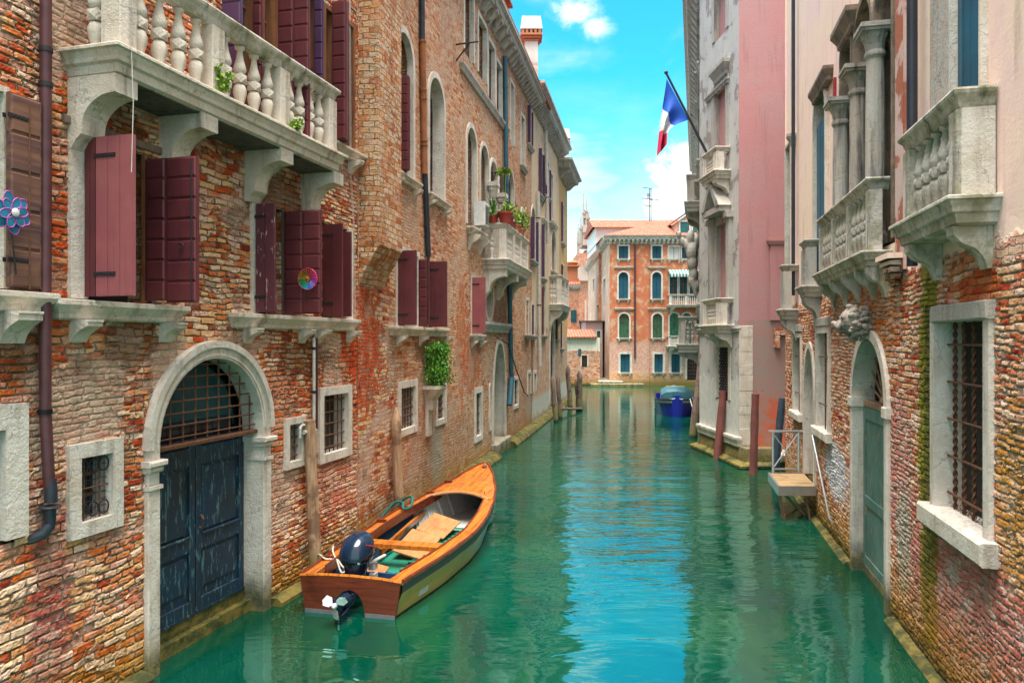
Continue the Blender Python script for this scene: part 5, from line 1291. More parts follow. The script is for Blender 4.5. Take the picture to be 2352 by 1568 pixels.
lo=mb.build('carved_figure',M['stone_g'],Pp,P2,smooth=True); md=lo.modifiers.new('blend','REMESH'); md.mode='VOXEL'; md.voxel_size=.04; md.use_smooth_shade=True
facade(Pp,P2,p2(52),0,-1.2,15.2,M['greyp'],back=8,sides=(True,True)); 
# ---------------- flag
Yf=22.0
fw_=lambda u,v,Y=Yf:V((u-CX)*Y/F,Y,H-(v-HY)*Y/F)
fl=thing('flag','blue white and red tricolour hanging from a slanted dark pole on the grey palazzo','flag',tuple(fw_(1643,388)))
MB().tube([fw_(1643,390),fw_(1530,168)],[.045,.035],8).build('pole',M['pipeb'],fl,smooth=True)
MB().ball(fw_(1530,167),.06,8,6).build('finial',M['pipeb'],fl)
zu=lambda zx,zy:((1600+zx/3.563)/1.0884,(120+zy/3.563)/1.0884)
T0,T1=(237,275),(432,640); Q0,Q1=(150,965),(232,868)
na,nb_=14,36; vs=[];
for j in range(nb_+1):
    b_=j/nb_
    for i in range(na+1):
        a_=i/na
        px=T0[0]+(T1[0]-T0[0])*a_; py=T0[1]+(T1[1]-T0[1])*a_; qx=Q0[0]+(Q1[0]-Q0[0])*a_; qy=Q0[1]+(Q1[1]-Q0[1])*a_
        x=px+(qx-px)*b_; y=py+(qy-py)*b_
        sag=math.sin(b_*PI)*a_; x-=sag*70; y+=-sag*25
        u,v=zu(x,y); Y=Yf+.16*math.sin(a_*9+b_*3)*min(1,b_*3+.1)*(.4+b_); p=fw_(u,v,Yf); vs.append((p.x,Y,p.z))
fs=[(j*(na+1)+i,j*(na+1)+i+1,(j+1)*(na+1)+i+1,(j+1)*(na+1)+i) for j in range(nb_) for i in range(na)]
mb=MB(); mb.add(vs,fs); mb.m=[0 if k//na<nb_*.36 else (1 if k//na<nb_*.64 else 2) for k in range(len(fs))]
mb.build('cloth',[plain('flag_blue',(.01,.09,.50),.7,0,.1),plain('flag_white',(.60,.62,.64),.7,0,.1),plain('flag_red',(.62,.03,.09),.7,0,.1)],fl,smooth=True)
# ================================================================ ACROSS THE END OF THE CANAL
Y0=56.0
RBw=Wall((1400-CX)*Y0/F,Y0,1,0)
RB=thing('red_palace','orange-red peeling house closing the canal, with blue shutters and tiled roof','house',(RBw.ox+4,Y0,0))
fz=lambda v,Y=Y0:H-(v-HY)*Y/F
def fw2(u0,u1,vt,vb,kind='rect',glass='teal',fw=.12,hood=False,sill=True,root=RB,W=RBw,**k):
    a,b=W.x(u0),W.x(u1); z0,z1=W.z(vb,a),W.z(vt,a)
    w=win(root,W,a,b,z0,z1,kind,fw=fw,fmat='stone_w',depth=.18,glass=glass,sill=(.18,.14,.1,2,.2) if sill else None,**k)
    MB().box((a+b)/2-.012,(a+b)/2+.012,.13,.152,z0,z1-.02).build('meeting_rail',M['dark'],w,W)
    if hood: sill_mb(a-.3,b+.3,z1+.42,.16,.16).build('hood',M['stone_w'],w,W)
    return w
for u0,u1 in ((1421,1443),(1498,1519)):
    fw2(u0,u1,565,594); fw2(u0,u1,625,686,'round',hood=True); 
    w=fw2(u0+1,u1+2,720,776,'round','glass_g',hood=True,bars=(5,2,.015)); 
fw2(1425,1447,813,855,hood=False,fw=.16); fw2(1503,1523,813,855,fw=.16); fw2(1542,1562,813,855,fw=.16)
fw2(1537,1560,567,594,glass='ochrepanel' if False else 'white'); fw2(1566,1587,567,594,glass='glass_t')
for u0,u1 in ((1538,1556),(1561,1579),(1584,1602)): fw2(u0,u1,634,690,glass='glass_t',fw=.07,sill=False,mull=2)
for u0,u1 in ((1538,1560),(1567,1588)): fw2(u0,u1,719,790,'round','glass_g',fw=.12,sill=False)
a,b=RBw.x(1578),RBw.x(1612); w=win(RB,RBw,a,b,.45,RBw.z(813,a),'round',fw=.14,fmat='stone_w',depth=.3,glass='glass',name='door',bars=(7,7,.015))
# awning
mb=MB(); a,b=RBw.x(1533),RBw.x(1612); n=22; zt,zb=fz(619),fz(634)
for i in range(n):
    mb.cm=i%2; x0=a+(b-a)*i/n; x1=a+(b-a)*(i+1)/n
    mb.add([(x0,-.05,zt),(x1,-.05,zt),(x1,-.8,zb+.1),(x0,-.8,zb+.1),(x1,-.8,zb-.12),(x0,-.8,zb-.12)],[(0,1,2,3),(3,2,4,5)])
mb.build('awning',[plain('awning_green',(.02,.22,.16),.7),M['white']],RB,RBw)
for vr,vs_,u0,u1 in ((677,700,1533,1610),(771,794,1531,1578)):
    a,b=RBw.x(u0),RBw.x(u1); balcony(RB,RBw,a,b,.7,fz(vs_),fz(vr),[a+.12,(a+b)/2,b-.12],6,'fat','stone_w',None,br=[a+.3,b-.3],brs='scroll',brh=.4,brw=.2,slabh=.2,r=.06,pw=.2,endn=2,rail_h=.12)
M['redp']=plaster_mat('peeling_orange_render',(.54,.15,.065),(.56,.22,.12),(.58,.36,.22),.5,[(3.3,(.56,.26,.19),(.62,.42,.33)),(1.0,(.62,.42,.22),(.50,.22,.14))],.6,1.7)
zE=fz(556)
facade(RB,RBw,0,8.6,-1.2,zE,M['redp'],back=7,sides=(False,True))
cornice(RB,RBw,-.1,8.6,zE+.45,.45,.55,26,'stone_w')
sw=Wall(RBw.ox,Y0,-.034,-1)    # side wall running back along the alley
for k,(u0,u1,vt,vb) in enumerate(((1386,1391,640,700),(1372,1378,700,740),(1362,1366,640,668),(1380,1383,620,650))):
    a,b=sorted((sw.x(u0),sw.x(u1))); win(RB,sw,a,b,sw.z(vb,(a+b)/2),sw.z(vt,(a+b)/2),fw=.12,fmat='stone_w',depth=.2,glass='teal')
facade(RB,sw,-24,0,-1.2,zE,plaster_mat('patched_side_render',(.52,.38,.28),(.56,.30,.20),(.60,.50,.40),.6,(),.0),back=3,sides=(True,False))
cornice(RB,sw,-24,0,zE+.45,.45,.5,40,'stone_g')
mb=MB(); mb.T=RBw.M
x1=RBw.x(1628); rz=fz(538)
mb.add([(-.5,-.5,zE+.46),(8.7,-.5,zE+.46),(8.7,4,zE+1.9),(4,4,zE+1.9),(3.2,4,zE+1.9),(-.5,12,zE+.46),(8.7,12,zE+.46)],[(0,1,2,4),(0,4,5),(4,2,6,5)])
mb.build('roof',M['tile'],RB)
# attic storey and upper roof behind
xa,xb=RBw.x(1386),RBw.x(1500); mb=MB().box(xa,xb,5,12,zE,fz(520,61)); mb.build('attic',M['white'],RB,RBw)
mb=MB(); za,zb=fz(523,61),fz(502,62); mb.add([(xa-.3,4.6,za),(xb+4,4.6,za),(xb+4,8,zb+.2),(xa-.3,8,zb+.2),(xa-.3,12,za),(xb+4,12,za)],[(0,1,2,3),(3,2,5,4),(0,3,4)]); mb.build('upper_roof',M['tile'],RB,RBw)
# dormer
a,b=RBw.x(1548),RBw.x(1630); mb=MB(); mb.plate([(a,zE+.6),(b+1,zE+.6),(b+1,fz(510)+.2),((a+b)/2+.6,fz(472)),(a+.45,fz(505)),(a+.3,fz(530))],.6,4); mb.build('dormer',plaster_mat('dormer_render',(.64,.40,.28),(.66,.46,.34),(.6,.3,.2),.4,(),0),RB,RBw)
mb=MB(); c=(a+b)/2+.6; mb.plate([(a+.2,fz(506)),(c,fz(469)),(b+1.2,fz(506)),(b+1.2,fz(506)+.12),(c,fz(469)+.12),(a+.2,fz(506)+.12)],.35,4.2); mb.build('dormer_roof',M['tile'],RB,RBw)
for u0,u1 in ((1566,1587),(1595,1612)):
    xa,xb=RBw.x(u0),RBw.x(u1); mb=MB().box(xa,xb,.54,.62,fz(535),fz(507)); d=mb.build('window',M['tealg'],RB,RBw); MB().ring([(xa-.1,fz(535)),(xa-.1,fz(507)+.1),(xb+.1,fz(507)+.1),(xb+.1,fz(535))],[(xa,fz(535)),(xa,fz(507)),(xb,fz(507)),(xb,fz(535))],.5,.6).build('frame',M['stone_w'],d,RBw)
x=RBw.x(1458); MB().tube([(x,-.1,fz(562)),(x,-.1,fz(883-60))],.07,8).build('drainpipe',M['pipe'],RB,RBw)
for u,v0,v1 in ((1605,866,888),(1540,866,888)): pass
# antenna
an=thing('tv_antenna','thin double-mast television aerial standing on the red tiled roof','antenna',(XY(1493,62),62,fz(505,62)))
mb=MB(); p=lambda u,v:V((u-CX)*62/F,62,fz(v,62))
mb.tube([p(1492,508),p(1492,433)],.035,5); mb.tube([p(1495.5,508),p(1495.5,432)],.035,5)
mb.build('mast',M['iron'],an)
mb=MB(); 
for (u0,v0,u1,v1) in ((1476,431,1497,433),(1474,455,1500,459),(1492,457,1512,459),(1477,471,1496,474),(1486,448,1494,449)):
    mb.tube([p(u0,v0),p(u1,v1)],.03,4)
for u in (1487,1489,1491): mb.tube([p(u,443),p(u,456)],.02,4)
mb.build('dipoles',M['iron'],an)
# ---------------- low brick house left of the alley
LWw=Wall((1296-CX)*Y0/F,Y0,1,0)
LH=thing('low_brick_house','low brick boathouse with stained cream upper band and tile coping','house',(LWw.ox+1.5,Y0,0))
fw2(1336,1349,816,842,glass='glass',root=LH,W=LWw,fw=.08,sill=False,bars=(5,0,.015))
MB().box(LWw.x(1328),LWw.x(1335),-.06,0,fz(816),fz(801)).build('shutter',M['teal'],LH,LWw)
xe=LWw.x(1378)
M['lowb']=brick_mat('low_house_brick',GP,(.60,.48,.40),.25,.075,.5,smears=[((.60,.42,.33),.50,1.5,.5)],zones=[(fz(805),(.62,.56,.46),(.58,.52,.44))])
facade(LH,LWw,0,xe,-1.2,fz(775),M['lowb'],back=5)
mb=MB(); mb.prism([(-.25,fz(776)),(-.25,fz(773)),(2.5,fz(755)),(5,fz(770)),(5,fz(776))],-.1,xe-.25); mb.build('roof',M['tile'],LH,LWw)
PB=thing('pink_brick_house','tall pink brick house with a small capped chimney behind the low boathouse','house',(XY(1300,64),64,0))
Wb=Wall((1288-CX)*64/F,64,1,0); xe2=Wb.x(1331)
M['pinkb']=brick_mat('pink_far_brick',[(0,(.50,.18,.11)),(.5,(.62,.32,.22)),(1,(.64,.42,.33))],(.6,.45,.36),.25,.08,0,smears=[((.62,.40,.30),.5,1.2,.5)])
facade(PB,Wb,0,xe2,-1,fz(662,64),M['pinkb'],back=6); cornice(PB,Wb,0,xe2,fz(655,64),.2,.4,10,'stone_g')
mb=MB(); za=fz(655,64); mb.prism([(-.2,za),(-.2,za+.1),(3,za+1),(6,za)],-.1,xe2+.1); mb.build('roof',M['tile'],PB,Wb)
cxx=Wb.x(1317); mb=MB(); mb.box(cxx-.45,cxx+.45,.8,1.7,za,fz(610,64)); mb.box(cxx-.6,cxx+.6,.6,1.9,fz(610,64),fz(607,64)); mb.lathe([(.35,fz(607,64)),(.55,fz(600,64)),(.3,fz(595,64))],(cxx,1.25,0),8); mb.build('chimney',M['terra'],PB,Wb)
mb=MB(); mb.box(Wb.x(1311),Wb.x(1324),-.05,0,fz(740,64),fz(712,64)); mb.build('window',M['glass_t'],PB,Wb)
MV=thing('mauve_house','small mauve rendered house with a green shutter at the alley','house',(XY(1345,60),60,0))
Wm=Wall((1345-CX)*60/F,60,1,0); xm2=Wm.x(1384)
a,b=Wm.x(1371),Wm.x(1379); win(MV,Wm,a,b,fz(790,60),fz(760,60),fw=.1,fmat='stone_w',depth=.1,glass='tealg')
facade(MV,Wm,0,xm2,-1,fz(739,60),plaster_mat('mauve_render',(.50,.42,.40),(.46,.38,.38),(.4,.35,.33),.2,(),0),back=5)
mb=MB(); mb.prism([(-.3,fz(739,60)),(-.3,fz(737,60)),(4,fz(733,60)),(5,fz(739,60))],-.2,xm2+.2); mb.build('roof',M['iron'],MV,Wm)
# alley back wall
AB=thing('alley_house','dim narrow house front at the end of the alley','house',(XY(1390,74),74,0))
Wa=Wall((1372-CX)*74/F,74,1,0); facade(AB,Wa,0,1.6,-1,fz(700,74),plaster_mat('dim_render',(.30,.24,.22),(.26,.2,.2),(.3,.25,.22),.3,(),0),back=3)
a=Wa.x(1383); mb=MB().box(a-.35,a+.25,-.05,.0,.5,2.9); mb.build('door',M['doorblue'],AB,Wa); mb=MB().prism([(-.2,fz(700,74)),(1.5,fz(690,74)),(3,fz(700,74))],-.1,1.7); mb.build('roof',M['tile'],AB,Wa)
# ---------------- gothic church far behind
CH_=thing('gothic_church','distant brick gothic church with white traceried pinnacles','church',(XY(1350,100),100,0))
cf=lambda u,v,Y=100:V((u-CX)*Y/F,Y,H-(v-HY)*Y/F)
M['churchb']=brick_mat('church_brick',[(0,(.42,.17,.11)),(.5,(.52,.26,.18)),(1,(.56,.36,.28))],(.5,.36,.3),.3,.1,0)
def cbox(u0,u1,vt,vb,y0=0,y1=6,mb=None):
    a=cf(u0,vb); b=cf(u1,vt); mb=mb or MB(); return mb.box(a.x,b.x,100+y0,100+y1,a.z,b.z)
mb=cbox(1327,1350,580,890,.4,8); cbox(1345,1362,572,890,.8,8,mb); cbox(1360,1400,575,890,1.5,8,mb); mb.build('wall',M['churchb'],CH_)
mb=cbox(1326,1350,612,640,.3,5) ; cbox(1340,1363,515,560,.5,5,mb); cbox(1325,1351,632,645,-.3,5,mb); cbox(1339,1363,553,562,.2,5,mb); cbox(1339,1364,528,533,.2,5,mb)
cbox(1352,1358,600,660,.6,1,mb)
mb.build('parapet',M['farstone'],CH_)
for u,vt,vb,w_ in ((1342,430,530,5),(1349,440,515,4.5),(1336,468,565,5),(1355,468,520,4),(1331,500,600,4.5),(1328,505,590,3),(1345,475,515,5),(1352,480,515,4)):
    mb=MB(); b=cf(u,vb); t=cf(u,vt); r=w_*100/F/2; hh=t.z-b.z
    mb.box(b.x-r,b.x+r,100+1,101+2*r,b.z,b.z+hh*.45); mb.box(b.x-r*1.3,b.x+r*1.3,100.9,101.1+2*r,b.z+hh*.42,b.z+hh*.46)
    mb.lathe([(r*.9,b.z+hh*.46),(r*.65,b.z+hh*.62),(r*.8,b.z+hh*.64),(r*.35,b.z+hh*.85),(r*.5,b.z+hh*.88),(r*.12,t.z)],(b.x,101+r,0),8)
    mb.build('pinnacle',M['farstone'],CH_)
for u0,u1,vt,vb in ((1343,1347,690,760),(1345,1349,600,640)):
    cbox(u0,u1,vt,vb,-.1,.1).build('window',M['farstone'],CH_)
mb=MB(); a=cf(1360,575); mb.add([(a.x,101,a.z),(a.x+4,101,a.z),(a.x+4,108,a.z+2),(a.x,108,a.z+2)],[(0,1,2,3)]); mb.build('roof',M['tile'],CH_)
for z_ in (0,): pass
# quay in front of the alley
mb=MB(); xq0=RBw.ox+RBw.x(1372)+.0; mb.bbox(xq0,RBw.ox+.9,Y0-.9,Y0+20,-.6,.38,.03); mb.bbox(xq0-.6,RBw.ox+2.4,Y0-1.2,Y0-.02,-.6,.2,.03)
place(mb.mesh('quay',M['stone']),'quay',None,None,kind='structure')
mb=MB(); mb.add([(-200,57,.1),(200,57,.1),(200,400,.1),(-200,400,.1)],[(0,1,2,3)]); place(mb.mesh('ground',plain('paving',(.3,.27,.24),.9)),'ground',None,None,kind='structure')
# ================================================================ BOATS, POSTS, WATER, SKY
def interp(tab,s):
    for (a,va),(b,vb) in zip(tab,tab[1:]):
        if a<=s<=b:
            t=(s-a)/(b-a); return va+(vb-va)*(t*t*(3-2*t)*.4+t*.6)
    return tab[-1][1]
ang=math.atan2(.974,.225)
boat=thing('wooden_motorboat','varnished open wooden motorboat with orange foredeck and navy outboard, moored by the left wall','boat',(-2.0,9.2,0),ang)
BM=MW[boat]
BL=6.4
hr=[(0,.67),(1.4,.80),(2.36,.84),(3.1,.80),(3.9,.70),(4.67,.57),(5.64,.33),(6.1,.16),(6.4,.02)]
hwl=[(0,.58),(1.4,.70),(2.36,.72),(3.1,.68),(3.9,.56),(4.67,.40),(5.64,.15),(6.1,.04),(6.4,.0)]
zr_=[(0,.44),(2,.47),(4,.56),(5.3,.68),(6.4,.84)]
cc=lambda s:-.11*math.sin(PI*s/BL)
SS=[BL*i/32 for i in range(33)]
# varnished and painted timber
M['varn']=wood_mat('varnished_orange_wood',(.64,.20,.02),(.38,.10,.012),.28,1.2,0,.5,7.0)
M['varnr']=wood_mat('varnished_red_wood',(.20,.035,.012),(.09,.018,.008),.42,1.2,1,.25)
M['ply']=wood_mat('orange_board',(.50,.23,.08),(.38,.15,.05),.6,1,0)
m,b=newmat('hull_paint_sky_reflection'); tc=b.n('ShaderNodeTexCoord').outputs['Object']; sx,sy,sz=b.sep(tc); n=b.noise(tc,3,5,.6)
c=b.mix(b.ss(b.m('ADD',sx,b.m('MULTIPLY',b.m('SUBTRACT',n,.5),.8)),2.6,3.3),(.62,.43,.10),(.26,.46,.48)); c=b.mix(b.m('MULTIPLY',b.ss(n,.5,.7),.3),c,(.20,.20,.10)); finish(b,c,.4,n,.3,.004); M['hullp']=m  # forward blue is sky reflection put into the hull colour
M['hulldark']=plain('dark_rubbing_strake',(.04,.05,.045),.5); M['hullred']=plain('red_boot_top',(.22,.035,.02),.5)
M['bstripe']=plain('grey_blue_stripe',(.16,.17,.19),.5); M['navyin']=plain('navy_inner_paint',(.02,.07,.16),.5); M['greyin']=plain('pale_inner_paint',(.50,.50,.48),.6); M['greenin']=plain('green_floor_paint',(.02,.22,.14),.5)
M['cowl']=plain('navy_gloss_cowl',(.008,.022,.05),.16,0,.2,3,.0,.7); M['whitem']=plain('white_metal',(.62,.63,.64),.35,.2)
def hullpts(s,side):
    r=interp(hr,s); w=interp(hwl,s); z=interp(zr_,s); c_=cc(s); k=side
    return [(s,c_+k*r,z),(s,c_+k*(r+.012),z-.03),(s,c_+k*(r+.0),z-.13),(s,c_+k*(w+(r-w)*.45),z*.40),(s,c_+k*w,.02+.0*z),(s,c_+k*w*.86,-.14)]
for side,nm in ((-1,'hull_side'),(1,'hull_side')):
    rows=[hullpts(s,side) for s in SS]; mb=MB()
    n=6; vs=[p for r in rows for p in r]; mb.v=[Vector(p) for p in vs]
    for i in range(len(rows)-1):
        for j in range(n-1):
            f=[i*n+j,(i+1)*n+j,(i+1)*n+j+1,i*n+j+1]; mb.f.append(f if side<0 else f[::-1]); mb.m.append(1 if j<2 else (2 if j==4 else 0))
    # inner skin
    o=len(mb.v); 
    for s in SS:
        r=max(.0,interp(hr,s)-.05); w=max(0,interp(hwl,s)-.05); z=interp(zr_,s); mb.v+= [V(s,cc(s)+side*r,z-.01),V(s,cc(s)+side*w,.08)]
    for i in range(len(SS)-1):
        mb.f.append([o+2*i,o+2*i+1,o+2*i+3,o+2*i+2]); mb.m.append(3 if SS[i]<3.6 else 4)
    mb.build(nm,[M['hullp'],M['hulldark'],M['hullred'],M['navyin'],M['greyin']],boat,M=BM)
# transom with motor notch
tr=[(-.67,.44),(-.40,.465),(0,.475),(.40,.465),(.67,.44),(.62,.12),(.56,-.14),(.20,-.14),(.20,.05)]+[(.20*math.cos(t),.05+.27*math.sin(t)) for t in [PI*i/10 for i in range(1,10)]]+[(-.20,.05),(-.20,-.14),(-.56,-.14),(-.62,.12)]
tr=[(y,z) for y,z in tr]
T=Matrix(((0,1,0,0),(1,0,0,0),(0,0,1,0),(0,0,0,1))); mb=MB(T); mb.plate(tr,-.05,.0); mb.build('transom',M['varnr'],boat,M=BM)
mb=MB(T); mb.box(-.60,-.21,-.056,-.05,-.02,.05); mb.build('waterline_stripe',M['bstripe'],boat,M=BM); mb=MB(T); mb.box(.21,.60,-.056,-.05,-.02,.05); mb.build('waterline_stripe',M['bstripe'],boat,M=BM)
mb=MB(T); mb.tube([(-.68,-.03,.45),(-.4,-.03,.475),(0,-.03,.485),(.4,-.03,.475),(.68,-.03,.45)],.022,6); mb.build('transom_cap',M['varn'],boat,M=BM)
# side decks, coamings, gunwale strips
for side in (-1,1):
    mb=MB(); g=[];
    for s in [i*4.55/24 for i in range(25)]:
        r=interp(hr,s); z=interp(zr_,s); c_=cc(s); wd=.17
        g.append([(s,c_+side*(r+.015),z+.012),(s,c_+side*(r-wd),z+.03),(s,c_+side*(r-wd),z-.04),(s,c_+side*(r+.01),z-.03)])
    mb.loft(g); mb.build('side_deck',M['varn'],boat,M=BM)
    mb=MB(); mb.tube([(s,cc(s)+side*(interp(hr,s)+.01),interp(zr_,s)+.02) for s in SS],.022,6); mb.build('gunwale',M['varnr'],boat,M=BM)
    mb=MB(); g=[]
    for s in [.3+i*4.2/20 for i in range(21)]:
        r=interp(hr,s)-.17; z=interp(zr_,s); c_=cc(s); g.append([(s,c_+side*(r),z+.05),(s,c_+side*(r-.02),z+.05),(s,c_+side*(r-.02),z-.09),(s,c_+side*r,z-.09)])
    mb.loft(g); mb.build('coaming',M['varnr'],boat,M=BM)
mb=MB(); 
for s in (.6,1.5,2.5,3.3,4.3,5.0):
    r=interp(hr,s); z=interp(zr_,s); mb.box(s-.02,s+.02,cc(s)+r-.15,cc(s)+r+.0,z+.02,z+.07)
mb.build('deck_ribs',M['varnr'],boat,M=BM)
# foredeck
mb=MB(); g=[]; 
for i in range(17):
    s=4.35+(6.38-4.35)*i/16; r=interp(hr,s)-.01; z=interp(zr_,s); c_=cc(s); crown=.07*r/.6
    g.append([(s+(0 if i else .22*(abs(k)/4)**2*-1),c_+r*k/4,z+.012+crown*(1-(k/4)**2)) for k in range(-4,5)])
mb.loft(g,False,False); mb.build('foredeck',M['varn'],boat,M=BM,smooth=True)
mb=MB(); mb.tube([(4.33-.22*(abs(k)/4)**2,cc(4.35)+(interp(hr,4.35)-.03)*k/4,interp(zr_,4.35)+.0+.075*(1-(k/4)**2)) for k in range(-4,5)],.03,6); mb.build('deck_beam',M['ply'],boat,M=BM)
mb=MB(); mb.tube([(5.98,-.08,.80),(6.12,-.07,.82)],.05,8); mb.box(5.75,6.1,-.16,.02,.765,.785); mb.build('bow_cleat',M['varnr'],boat,M=BM)
# floor, slats, boards, thwart
mb=MB(); mb.box(.60,.64,-.56,.54,-.05,.34); mb.box(.02,.60,-.54,.54,-.09,-.06); mb.build('motor_well',M['navyin'],boat,M=BM)
mb=MB(); mb.box(.66,4.9,-.55,.5,.02,.07); mb.build('floor',M['greenin'],boat,M=BM)
mb=MB()
for i in range(20): mb.box(.70+i*.17,.80+i*.17,-.50,-.02,.075,.10)
mb.build('floor_slats',M['greenin'],boat,M=BM)
mb=MB(); s=1.75; c_=cc(s); r=interp(hr,s)-.12; mb.bbox(s-.12,s+.12,c_-r,c_+r,.36,.42,.01); mb.build('thwart',M['varn'],boat,M=BM)
for (x,y,z,lx,ly,rz,ry) in ((1.15,-.42,.12,1.5,.22,.05,.1),(2.5,.05,.20,.9,.5,.02,.12),(3.45,.02,.26,.75,.5,-.1,.14),(3.0,-.52,.14,1.0,.2,.06,.02),(1.0,.25,.16,.9,.4,.1,.05)):
    T=Matrix.Translation((x,y,z))@Matrix.Rotation(rz,4,'Z')@Matrix.Rotation(-ry,4,'Y')@Matrix.Rotation(.25,4,'X'); mb=MB(T); mb.box(-lx/2,lx/2,-ly/2,ly/2,-.012,.012); mb.build('loose_board',M['ply'],boat,M=BM)
mb=MB(); beam(mb,(1.9,.42,.22),(4.0,.48,.34),.05,.09); mb.build('stringer',M['varn'],boat,M=BM)
mb=MB(); 
for s in (3.7,4.1,4.5,4.9): 
    for k in (-1,1): mb.tube([(s,cc(s)+k*(interp(hr,s)-.06),interp(zr_,s)-.05),(s,cc(s)+k*(interp(hwl,s)-.06),.1)],.025,4)
mb.box(3.9,5.6,-.38,.28,.07,.09); mb.build('bow_frames',M['greyin'],boat,M=BM)
# number plate patch
mb=MB(); s=.75; mb.box(s,s+.24,-interp(hr,s)-.0+cc(s)-.02+.06,-interp(hr,s)+cc(s)-.004+.06,.20,.34); 
mb=MB(); q=[]
for s_,f_ in ((.55,.85),(.80,.85),(.80,.35),(.55,.35)):
    w_=interp(hwl,s_); r_=interp(hr,s_); z_=interp(zr_,s_)*.40; q.append((s_,cc(s_)-(w_+(r_-w_)*.45*f_)-.010,z_*f_+.02))
mb.add(q,[(0,1,2,3),(3,2,1,0)]); mb.build('number_plate',M['white'],boat,M=BM)
mb=MB()
for i in range(9):
    yy=[-.5,-.4,-.3,-.2,-.1,0,.1,.2,.3][i]; 
    mb.tube([(4.5+.1*abs(yy),yy,.0),(4.52,yy,.0)],.001,3)
# outboard
mb=MB(Matrix.Translation((.18,.03,0)))
def el(x,z,a,b_,n=16,p=2.5):
    return [(x+a*(1 if math.cos(t)>=0 else -1)*abs(math.cos(t))**(2/p),b_*(1 if math.sin(t)>=0 else -1)*abs(math.sin(t))**(2/p),z) for t in [2*PI*i/n for i in range(n)]]
mb.loft([el(.02,.20,.11,.08),el(.02,.40,.14,.11),el(.04,.56,.17,.15),el(.05,.60,.18,.16)])
om=mb.build('outboard_motor',M['cowl'],boat,M=BM,smooth=True)
mb=MB(Matrix.Translation((.18,.03,0))); mb.loft([el(.05,.60,.20,.175),el(.05,.64,.24,.20),el(.06,.72,.25,.205),el(.08,.82,.23,.185),el(.11,.89,.19,.14),el(.13,.93,.11,.08),el(.13,.94,.03,.02)]); 
mb.build('cowling',M['cowl'],om,M=BM,smooth=True)
mb=MB(Matrix.Translation((.18,.03,0))); mb.loft([el(.055,.655,.243,.203),el(.055,.675,.247,.206)]); mb.build('cowl_band',M['iron'],om,M=BM)
mb=MB(Matrix.Translation((.18,.03,0))); 
for k in (0,1): mb.tube([(.30,-.04-.1*k,.70),(.25,-.17-.02*k,.74),(.05,-.206,.80),(-.1,-.19,.85)],.008,5)
mb.build('cowl_stripe',plain('red_stripe',(.5,.02,.03),.4),om,M=BM)
mb=MB(); mb.loft([el(.10,.25,.10,.05,12,2),el(-.05,.14,.12,.045,12,2),el(-.24,.10,.10,.04,12,2)]); mb.loft([[(-.05+.02,-.05,.13),(-.05+.02,.05,.13),(-.42,.03,.24),(-.42,-.03,.24)],[(-.02,-.05,.22),(-.02,.05,.22),(-.40,.05,.32),(-.40,-.05,.32)]]); mb.plate([(-.30,.10),(-.12,.12),(-.16,-.12),(-.30,-.14)],-.012,.012); mb.tube([(-.12,0,.24),(-.42,0,.26)],[.07,.045],10)
mb.build('gearcase',M['cowl'],om,M=BM)
for k in range(3):
    a=2*PI*k/3+.4; mb=MB(); d=V(0,math.cos(a),math.sin(a)); q=V(0,-math.sin(a),math.cos(a)); c=V(-.44,0,.26)
    pts=[c+d*.03+q*.0,c+d*.08+q*.06+V(.03,0,0),c+d*.15+q*.055+V(.03,0,0),c+d*.17+q*-.01,c+d*.13-q*.05-V(.03,0,0),c+d*.06-q*.04-V(.02,0,0)]
    mb.add(pts,[(0,1,2,3,4,5),(5,4,3,2,1,0)]); mb.build('propeller_blade',M['whitem'],om,M=BM)
MB().ball((-.45,0,.26),.035,10,6,(1.4,1,1)).build('propeller_hub',M['whitem'],om,M=BM)
mb=MB(); mb.box(.38,.50,-.14,-.06,.44,.52); mb.box(.36,.46,-.16,-.08,.30,.40); mb.tube([(.3,-.1,.55),(.6,-.2,.58)],.02,6); mb.build('tiller_bracket',M['whitem'],om,M=BM)
# ropes
def rope(name,label,pts,r,mat,root=None,Mx=None):
    out=[]; P=[Vector(p) for p in pts]
    for i in range(len(P)-1):
        a=P[max(i-1,0)];b_=P[i];c_=P[i+1];d=P[min(i+2,len(P)-1)]
        for k in range(8):
            t=k/8; out.append(.5*((2*b_)+(c_-a)*t+(2*a-5*b_+4*c_-d)*t*t+(3*b_-a-3*c_+d)*t**3))
    out.append(P[-1]); return MB().tube(out,r,6).build(name,mat,root,M=Mx,smooth=True,label=label,cat='rope' if root is None else None)
rp=plain('pale_rope',(.60,.56,.48),.8,0,.5,60)
rope('mooring_rope','white looped rope tied on the stern quarter of the wooden motorboat',[(1.25,1.0,.36),(1.1,.80,.50),(.9,.70,.50),(.7,.58,.50),(.62,.50,.46),(.55,.42,.36),(.50,.36,.34),(.56,.34,.36),(.60,.42,.40),(.62,.50,.47),(.55,.62,.49),(.62,.72,.50),(.8,.86,.46),(.9,.98,.34)],.012,rp,None,BM)
rope('mooring_rope','dark green rope looped over the rail of the wooden motorboat beside the second post',[(3.2,.95,.42),(3.35,.80,.62),(3.3,.62,.66),(3.1,.52,.60),(3.4,.5,.58),(3.65,.58,.68),(3.75,.75,.62),(3.8,.9,.45)],.022,plain('green_rope',(.01,.14,.12),.7,0,.5,60),None,BM)
